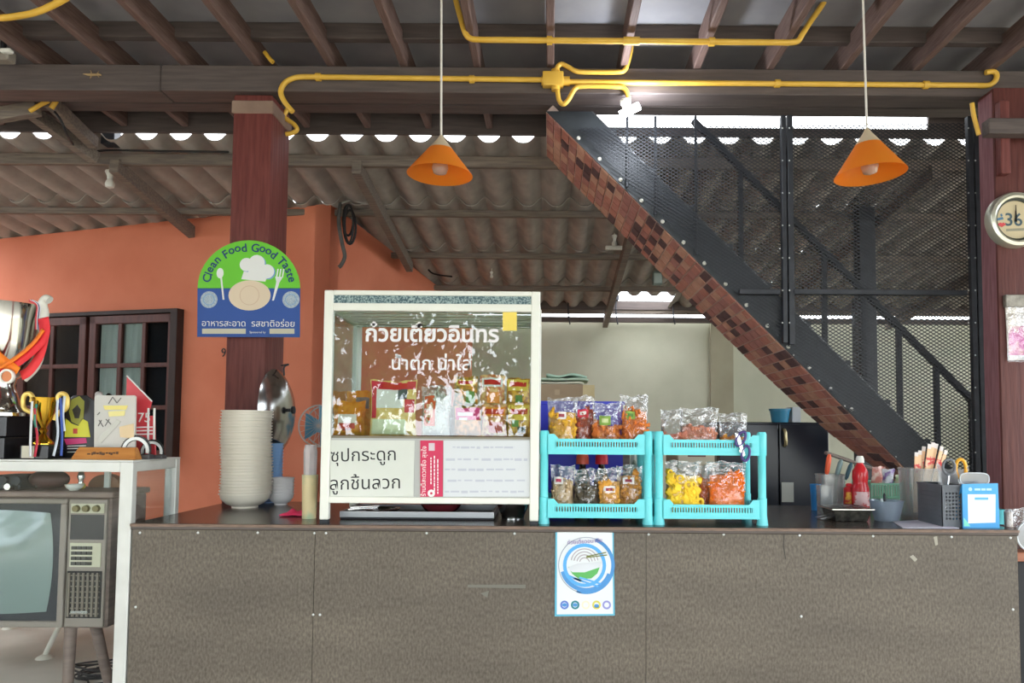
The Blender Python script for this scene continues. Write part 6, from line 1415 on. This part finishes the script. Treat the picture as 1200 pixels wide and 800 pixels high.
for k in range(7): z = H * (.15 + .11 * k); sm_.bar(f0 + sdn * .012 + Vector((-.001, -.0004, z)), f0 + sdn * (ln - .012) + Vector((-.001, -.0004, z)), .003, .003)
sm_.build('side_wall', M_GRY, t, local=True)
off = Vector((wB, 0, 0))
MB().add([f0 + off + sdn * a + Vector((0, 0, c)) for a, c in ((0, 0), (ln, 0), (ln, H), (0, H))] + [f0 + off + sdn * a + Vector((-.004, 0, c)) for a, c in ((0, 0), (ln, 0), (ln, H), (0, H))], [(0, 1, 2, 3), (7, 6, 5, 4), (0, 4, 5, 1), (1, 5, 6, 2), (2, 6, 7, 3), (3, 7, 4, 0)]).build('side_wall', M_GRY, t, local=True)
MB().add([f0 + sdn * ln + Vector(v) for v in ((0, 0, 0), (wB, 0, 0), (wB, 0, H), (0, 0, H), (0, -.004, 0), (wB, -.004, 0), (wB, -.004, H), (0, -.004, H))], [(0, 1, 2, 3), (7, 6, 5, 4), (0, 4, 5, 1), (1, 5, 6, 2), (2, 6, 7, 3), (3, 7, 4, 0)]).build('back_wall', M_GRY, t, local=True)
rim = MB()
crn = [f0 + Vector((0, -.002, H)), f0 + Vector((wB, -.002, H)), f0 + Vector((wB, 0, H)) + sdn * ln, f0 + Vector((0, 0, H)) + sdn * ln]
for i in range(4): rim.bar(crn[i], crn[(i + 1) % 4], .008, .007)
rim.build('rim', M_GRY, t, local=True)
MB().add([f0 + Vector((.004, .004, .001)), f0 + Vector((wB - .004, .004, .001)), f0 + sdn * (ln - .006) + Vector((wB - .004, 0, .001)), f0 + sdn * (ln - .006) + Vector((.004, 0, .001))], [(0, 1, 2, 3)]).build('base', M_GRY, t, local=True)
bc = Vector((t.location.x, t.location.y, ZC)) + f0 + sdn * ln * .45 + Vector((wB / 2, 0, 0))
# contents: scissors with orange handle, loop handles, crumpled bag, clear lid
def loopthing(name, label, px, py, rx, rz_, Y, m, tube_r, cat):
    c = P(px, py, Y); t = thing(name, label, cat, (bc.x, Y, ZC + .006))
    MB().tube([(c.x + rx * math.cos(a), Y, c.z + rz_ * math.sin(a)) for a in [2 * PI * k / 20 for k in range(21)]], tube_r, 8).build('handle', m, t, smooth=True)
    MB().cyl((c.x, Y, c.z - rz_), (bc.x, Y, ZC + .008), .004, n=8).build('shank', M_STEEL, t); return t
loopthing('scissors', 'scissors with an orange loop handle standing in the grey basket', 1126, 549, M_(6, 2.74), M_(11, 2.74), 2.74, mat('amber_handle', (238, 172, 48), None, .4), .0065, 'scissors')
loopthing('tongs', 'tongs with a grey loop end standing in the grey basket', 1112, 547, M_(7, 2.72), M_(9, 2.72), 2.72, mat('grey_rubber', (110, 112, 116), None, .5), .005, 'tongs')
t = thing('plastic_bag', 'crumpled translucent white plastic bag in the grey basket', 'bag', (bc.x, 2.75, ZC + .01))
zc3 = P(1110, 562, 2.75); mb = MB(); qb = random.Random(8)
mb.grid(lambda u, v: Vector((P(1096, 562, 2.75).x + M_(36, 2.75) * u, 2.745 + .02 * math.sin(11 * u + 6 * v), ZC + .02 + (P(1110, 546, 2.75).z - ZC - .02) * v + .012 * math.sin(13 * u) * v)), 20, 12)
mb.build('bag_film', film('milky_wrap', (245, 245, 248), .2, .12, bump=1, bscale=40, body=.5, bodycol=(220, 222, 226)), t, smooth=True)
Y = 2.70; ca_ = P(1142, 561, Y); t = thing('clear_lid', 'clear rounded plastic lid standing behind the blue card stand', 'tray', (ca_.x, Y, ca_.z)); 
t.location.z = ZC  # a loose clear lid, held upright on an added support
pts = []
for k in range(28):
    a = 2 * PI * k / 28; pts.append(Vector((ca_.x + M_(17, Y) * math.copysign(abs(math.cos(a)) ** .5, math.cos(a)), Y, ca_.z + M_(7, Y) * math.copysign(abs(math.sin(a)) ** .7, math.sin(a)))))
MB().tube(pts + [pts[0]], .0022, 6).build('clear_lid_rim', mat('pale_clear_rim', (206, 212, 216), None, .3), t)
MB().prism([(p.x, p.z) for p in pts], Y, Y + .002).build('lid_sheet', film('lid_sheet', (240, 242, 244), .12, .1, body=.35, bodycol=(222, 226, 230)), t)
MB().span(ca_.x - .02, ca_.x + .02, Y, Y + .02, ZC, ca_.z - M_(6, Y)).build('support', M_CLR, t)
# blue card stand
Y = 2.635; t = thing('card_stand', 'upright blue card stand with a white panel at the right counter edge', 'card stand', (P(1150, 617, Y).x, Y, ZC))
z0q = ZC + .0005; q4 = [pz(1128.5, 617, Y), pz(1171.5, 617, Y), pz(1169.5, 566, Y), pz(1127.5, 567, Y)]; q4[0] = (q4[0][0], z0q); q4[1] = (q4[1][0], z0q)
MB().prism(q4, Y, Y + .004).build('card', mat('azure_card', (58, 150, 214), (74, 166, 224), .25, 4), t)
ppoly(MB(), [(1134, 579), (1166.5, 579), (1166.5, 612), (1134.5, 613)], Y, Y - .0006, Y - .0001).build('white_panel', M_SW, t)
ppoly(MB(), [(1142, 582.5), (1158, 582.5), (1158, 585.5), (1142, 585.5)], Y, Y - .0012, Y - .0007).build('print_patch', mat('azure_print', (90, 170, 210), None, .4), t)
ppoly(MB(), [(1129.2, 606), (1134, 612), (1137, 616.5), (1129.4, 616.5)], Y, Y - .0006, Y - .0001).build('green_corner', mat('mint_corner', (120, 216, 196), None, .4), t)
dsh = MB(); 
for (a, b) in ((1142, 1149), (1150, 1155), (1156, 1162)): ppoly(dsh, [(a, 572), (b, 572), (b, 574.5), (a, 574.5)], Y, Y - .0006, Y - .0001)
x, z = pz(1137, 573, Y); dsh.disc(x, z, M_(2.2, Y), Y - .0006, Y - .0001, 14); dsh.build('header_print', mat('pale_azure_print', (170, 210, 236), None, .4), t)
MB().add([(q4[2][0], Y + .004, q4[2][1]), (q4[3][0], Y + .004, q4[3][1]), (q4[3][0], Y + .075, z0q), (q4[2][0] + .012, Y + .075, z0q)], [(0, 1, 2, 3)]).build('easel_back', mat('azure_card', (0, 0, 0)), t)
# bits at the far right: turquoise cup, jar and clear bag on the side table behind the counter end
tub('turquoise_cup', 'small turquoise cup half hidden behind the blue card stand', 1167, 1179, 2.74, 597, mat('turquoise_cup', (70, 176, 184), None, .4), .022, 1.1, cat='cup')
Y = 2.68; c = P(1182, 610, Y); h = P(1182, 596, Y).z - ZC
t = thing('shaker', 'slim cloudy shaker with a pinkish filling at the counter end', 'shaker', (c.x, Y, ZC))
MB().lathe([(.013, 0), (.0135, h * .8), (.012, h * .82), (.001, h * .821)], (c.x, Y, ZC), 14).build('filling', mat('pinkish_powder', (206, 184, 172), None, .7), t, smooth=50)
MB().lathe([(.0148, 0), (.015, h * .86), (.009, h), (.001, h)], (c.x, Y, ZC), 14).build('shell', M_CLR, t, smooth=50)
Yst = 2.9; xa_ = XR + .012; 
zst = P(1196, 645, Yst).z
st2 = thing('side_table', 'brown-topped side table beyond the right end of the counter', 'table', (xa_ + .4, Yst + .2, 0))
MB().span(xa_, xa_ + .9, Yst - .05, Yst + .32, zst - .035, zst).build('table_top', mat('warm_brown_edge', (150, 92, 66), (168, 108, 80), .5, 8, (1, 8, 8)), st2, bevel=.003)
MB().span(xa_ + .02, xa_ + .88, Yst - .02, Yst + .3, 0, zst - .0355).build('body', mat('near_black_cabinet', (26, 24, 26), None, .6), st2)
t = thing('clear_bag', 'clear bag with pinkish scraps beyond the counter end', 'bag', (P(1200, 612, Yst).x + .02, Yst + .05, zst))
fn = pillow(.10, .16, .05, 21, .8, .008); T = t
pillow_mesh(fn).build('bag_film', M_FILM, t, local=True, smooth=True)
q5 = random.Random(5); mb = MB()
for k in range(40): crisp(mb, 'chip', fn(q5.uniform(.1, .9), q5.uniform(.05, .6), -1, .7), .008, q5)
mb.build('snack_filling', mat('pinkish_scraps', (206, 150, 150), (190, 190, 196), .6, 30), t, local=True, kind='stuff')
c = P(1200, 626, Yst - .02); t = thing('clear_plate', 'clear round plastic dome lid leaning at the right edge behind the counter', 'lid', (c.x + .02, Yst - .02, zst))
MB().tube([(c.x + .02 + .055 * math.cos(a), Yst - .03, zst + .062 + .058 * math.sin(a)) for a in [2 * PI * k / 24 for k in range(25)]], .004, 8).build('lid_rim', mat('pale_clear_rim', (0, 0, 0)), t)
MB().disc(c.x + .02, zst + .062, .055, Yst - .030, Yst - .027, 24).build('lid_sheet', MATS['lid_sheet'], t)

# ------------------------------------------------------------------ clock and plastic envelope on the right post
Y = 3.285; c = P(1188, 258.5, Y); t = thing('wall_clock', 'round silver-rimmed clock with a cream face on the right post', 'clock', c)
u = M_(1, Y)
CT = Matrix.Translation((c.x, Y, c.z)) @ Matrix.Rotation(PI / 2, 4, 'X')
MB().lathe([(25 * u, -.014), (33 * u, -.014), (33 * u, .02), (31.5 * u, .032), (28 * u, .036), (25.5 * u, .03), (25 * u, .02), (25 * u, -.014)], (0, 0, 0), 64, CT, caps=False).build('rim', mat('champagne_rim', (206, 204, 186), None, .28, metal=.6), t, smooth=40)
MB().lathe([(22.8 * u, -.01), (24.9 * u, -.01), (24.9 * u, .026), (22.8 * u, .02), (22.8 * u, -.01)], (0, 0, 0), 64, CT, caps=False).build('inner_ring', mat('dark_clock_ring', (60, 64, 56), None, .5), t)
MB().disc(c.x, c.z, 24 * u, Y - .012, Y + .013, 48).build('face', mat('cream_clock_face', (204, 188, 152), None, .5), t)
yy = Y - .0128
text('numeral', "36", .08, mat('clock_slate', (66, 88, 100), None, .5), t, (pz(1186, 258, Y)[0], yy, pz(1186, 258, Y)[1]), width=20 * u, extrude=.0006, bold=.001)
hd = MB(); x, z = pz(1188, 258, Y); hd.prism([(x - .9 * u, z - 3 * u), (x + .9 * u, z - 3 * u), (x + .3 * u, z + 17 * u), (x - .3 * u, z + 17 * u)], yy - .006, yy - .004).prism([(x - 1.2 * u, z - 2 * u), (x + 1.2 * u, z - 2 * u), (x + .5 * u, z + 10 * u), (x - .5 * u, z + 10 * u)], yy - .0035, yy - .002); hd.build('clock_hands', M_BLKB, t)
lp_ = MB(); 
for (a, b) in (((1168, 264.5), 4.0), ((1172, 263), 4.0)): x, z = pz(*a, Y); lp_.disc(x, z, b * u, yy - .001, yy, 14, 1.0); 
x, z = pz(1171, 265, Y); MB().disc(x, z, 4.6 * u, yy - .0012, yy - .0002, 18, 1.0).v
MB().prism([pz(1166, 264, Y), pz(1170, 261.5, Y), pz(1172, 262.5, Y), pz(1174, 261.5, Y), pz(1177, 264, Y), pz(1172, 267, Y)], yy - .001, yy).build('red_mark', mat('clock_red', (206, 76, 80), None, .5), t)
MB().prism([pz(1165, 257, Y), pz(1173, 255, Y), pz(1174, 258, Y), pz(1166, 259.5, Y)], yy - .001, yy).prism([pz(1170, 252, Y), pz(1172, 251, Y), pz(1173, 254, Y), pz(1171, 255, Y)], yy - .001, yy).build('blue_mark', mat('clock_blue', (80, 120, 150), None, .5), t)
MB().prism([pz(1177, 269, Y), pz(1198, 268, Y), pz(1198, 271, Y), pz(1177, 272, Y)], yy - .0006, yy).build('faint_print', mat('clock_faint', (150, 146, 126), None, .5), t)
Y = 3.285; t = thing('document_pouch', 'clear hanging pouch of papers with pink flowers pinned to the right post', 'pouch', P(1192, 350, Y))
ppoly(MB(), [(1179, 348), (1212, 347), (1216, 421), (1183, 422)], Y, Y, Y + .012).build('papers', mat('bluish_paper', (206, 208, 224), (226, 214, 196), .7, 5), t)
MB().grid(lambda u_, v: Vector((P(1182 + 34 * u_, 380 + 36 * v, Y).x, Y - .001, P(1182 + 34 * u_, 382 + 34 * v, Y).z)), 6, 6).build('flower_print', mat('pink_flower_print', (204, 92, 160), (226, 196, 180), .6, 14, lo=.45, hi=.6), t)
MB().span(P(1177, 350, Y).x, P(1214, 350, Y).x, Y - .012, Y + .013, P(1190, 360, Y).z, P(1190, 345.5, Y).z).build('clip_bar', mat('pewter_clip', (150, 144, 132), (120, 114, 104), .4, 40, metal=.3), t, bevel=.003)
MB().grid(lambda u_, v: Vector((P(1177 + 40 * u_ + 3 * v, 356 + 66 * v, Y).x, Y - .006 - .004 * math.sin(5 * u_ + 4 * v), P(1177 + 40 * u_, 358 + 66 * v, Y).z)), 10, 10).build('pouch_film', M_FILM, t, smooth=True)

Y = 3.30; t = thing('fixture', 'grey metal lamp fixture with a white end at the left edge on the front beam', 'lamp', P(4, 64, Y))
MB().box(P(2, 66, Y), (.10, .06, .055)).build('housing', mat('grey_metal_housing', (134, 126, 116), None, .5), t, bevel=.008)
MB().box(P(8, 60, Y - .035), (.05, .03, .02)).build('white_end', M_WHITE, t, bevel=.005)
MB().cyl(P(0, 60, Y) + Vector((0, .02, .02)), Vector((P(0, 60, Y).x, Y + .02, ZR + .144)), .012).build('stem', M_BLACK, t)

# small pale gecko clinging to the front beam
Y = YB - .008; t = thing('gecko', 'small pale tan gecko clinging to the dark front beam at the upper left', 'gecko', P(108, 87, Y))
mb = MB(); spine = [P(a, b, Y) for a, b in ((97, 86.5), (101, 87), (104, 87.5), (108, 87.5), (112, 87.5), (115, 87), (118.5, 88))]
mb.tube(smoothpts(spine, 4), [.0012 + .0055 * math.sin(PI * min(1, (i / 24) ** .9)) + (.002 if i > 18 else 0) for i in range(25)], 8)
for (a, b, c_, d) in ((107, 87.5, 105.5, 92), (107, 87, 106, 82.5), (113, 87.5, 116, 90.5), (113, 87, 115.5, 83.5)): mb.tube([P(a, b, Y), P((a + c_) / 2 + .6, (b + d) / 2, Y - .004), P(c_, d, Y + .003)], [.0028, .0022, .0016], 6)
mb.build('body', mat('pale_tan_skin', (176, 148, 104), (150, 124, 88), .7, 60), t, smooth=True)

# ------------------------------------------------------------------ the yard behind the viewer: trees that the glass reflects
def tree(x, y, h, r, label, seed, n=2700):
    q = random.Random(seed); t = thing('tree', label, 'tree', (x, y, -.07))
    tr = MB(); pts = smoothpts([(x, y, -.07), (x + .15, y, h * .3), (x - .1, y + .1, h * .6), (x + .1, y, h)], 4); tr.tube(pts, [.20 - .16 * i / (len(pts) - 1) for i in range(len(pts))], 10)
    for k in range(7):
        a = q.uniform(0, 6.28); z = h * q.uniform(.32, .7); tr.tube([(x, y, z), (x + .5 * r * math.cos(a), y + .5 * r * math.sin(a), z + .5), (x + r * .9 * math.cos(a), y + r * .9 * math.sin(a), z + 1.0)], [.07, .05, .02], 7)
    tr.build('trunk', mat('grey_bark', (92, 80, 66), (70, 60, 50), .9, 10), t, smooth=True)
    mb = MB()
    for k in range(n):
        u = Vector((q.gauss(0, 1), q.gauss(0, 1), q.gauss(0, 1))).normalized() * (q.random() ** .4)
        p = Vector((x + u.x * r, y + u.y * r, h * .72 + u.z * h * .5)); s_ = q.uniform(.07, .16)
        e = Euler((q.uniform(0, 6), q.uniform(0, 6), q.uniform(0, 6))).to_matrix().to_4x4()
        mb.add([(-s_, 0, 0), (0, -s_ * .5, .02), (s_, 0, 0), (0, s_ * .5, .02)], [(0, 1, 2, 3)], Matrix.Translation(p) @ e)
    mb.build('foliage', mat('leaf_green', (92, 128, 56), (66, 98, 44), .6, 3, trans=.35), t, kind='stuff')
tree(-3.1, -6.6, 4.4, 1.7, 'broad leafy tree in the yard behind the viewer, left one', 1)
tree(-.5, -9.6, 5.0, 1.9, 'leafy tree in the yard behind the viewer, farther right', 2)
tree(-7.5, -9.0, 5.0, 2.2, 'leafy tree at the far left of the yard behind the viewer', 3)
tree(6.0, -8.5, 5.0, 2.2, 'leafy tree at the far right of the yard behind the viewer', 5)
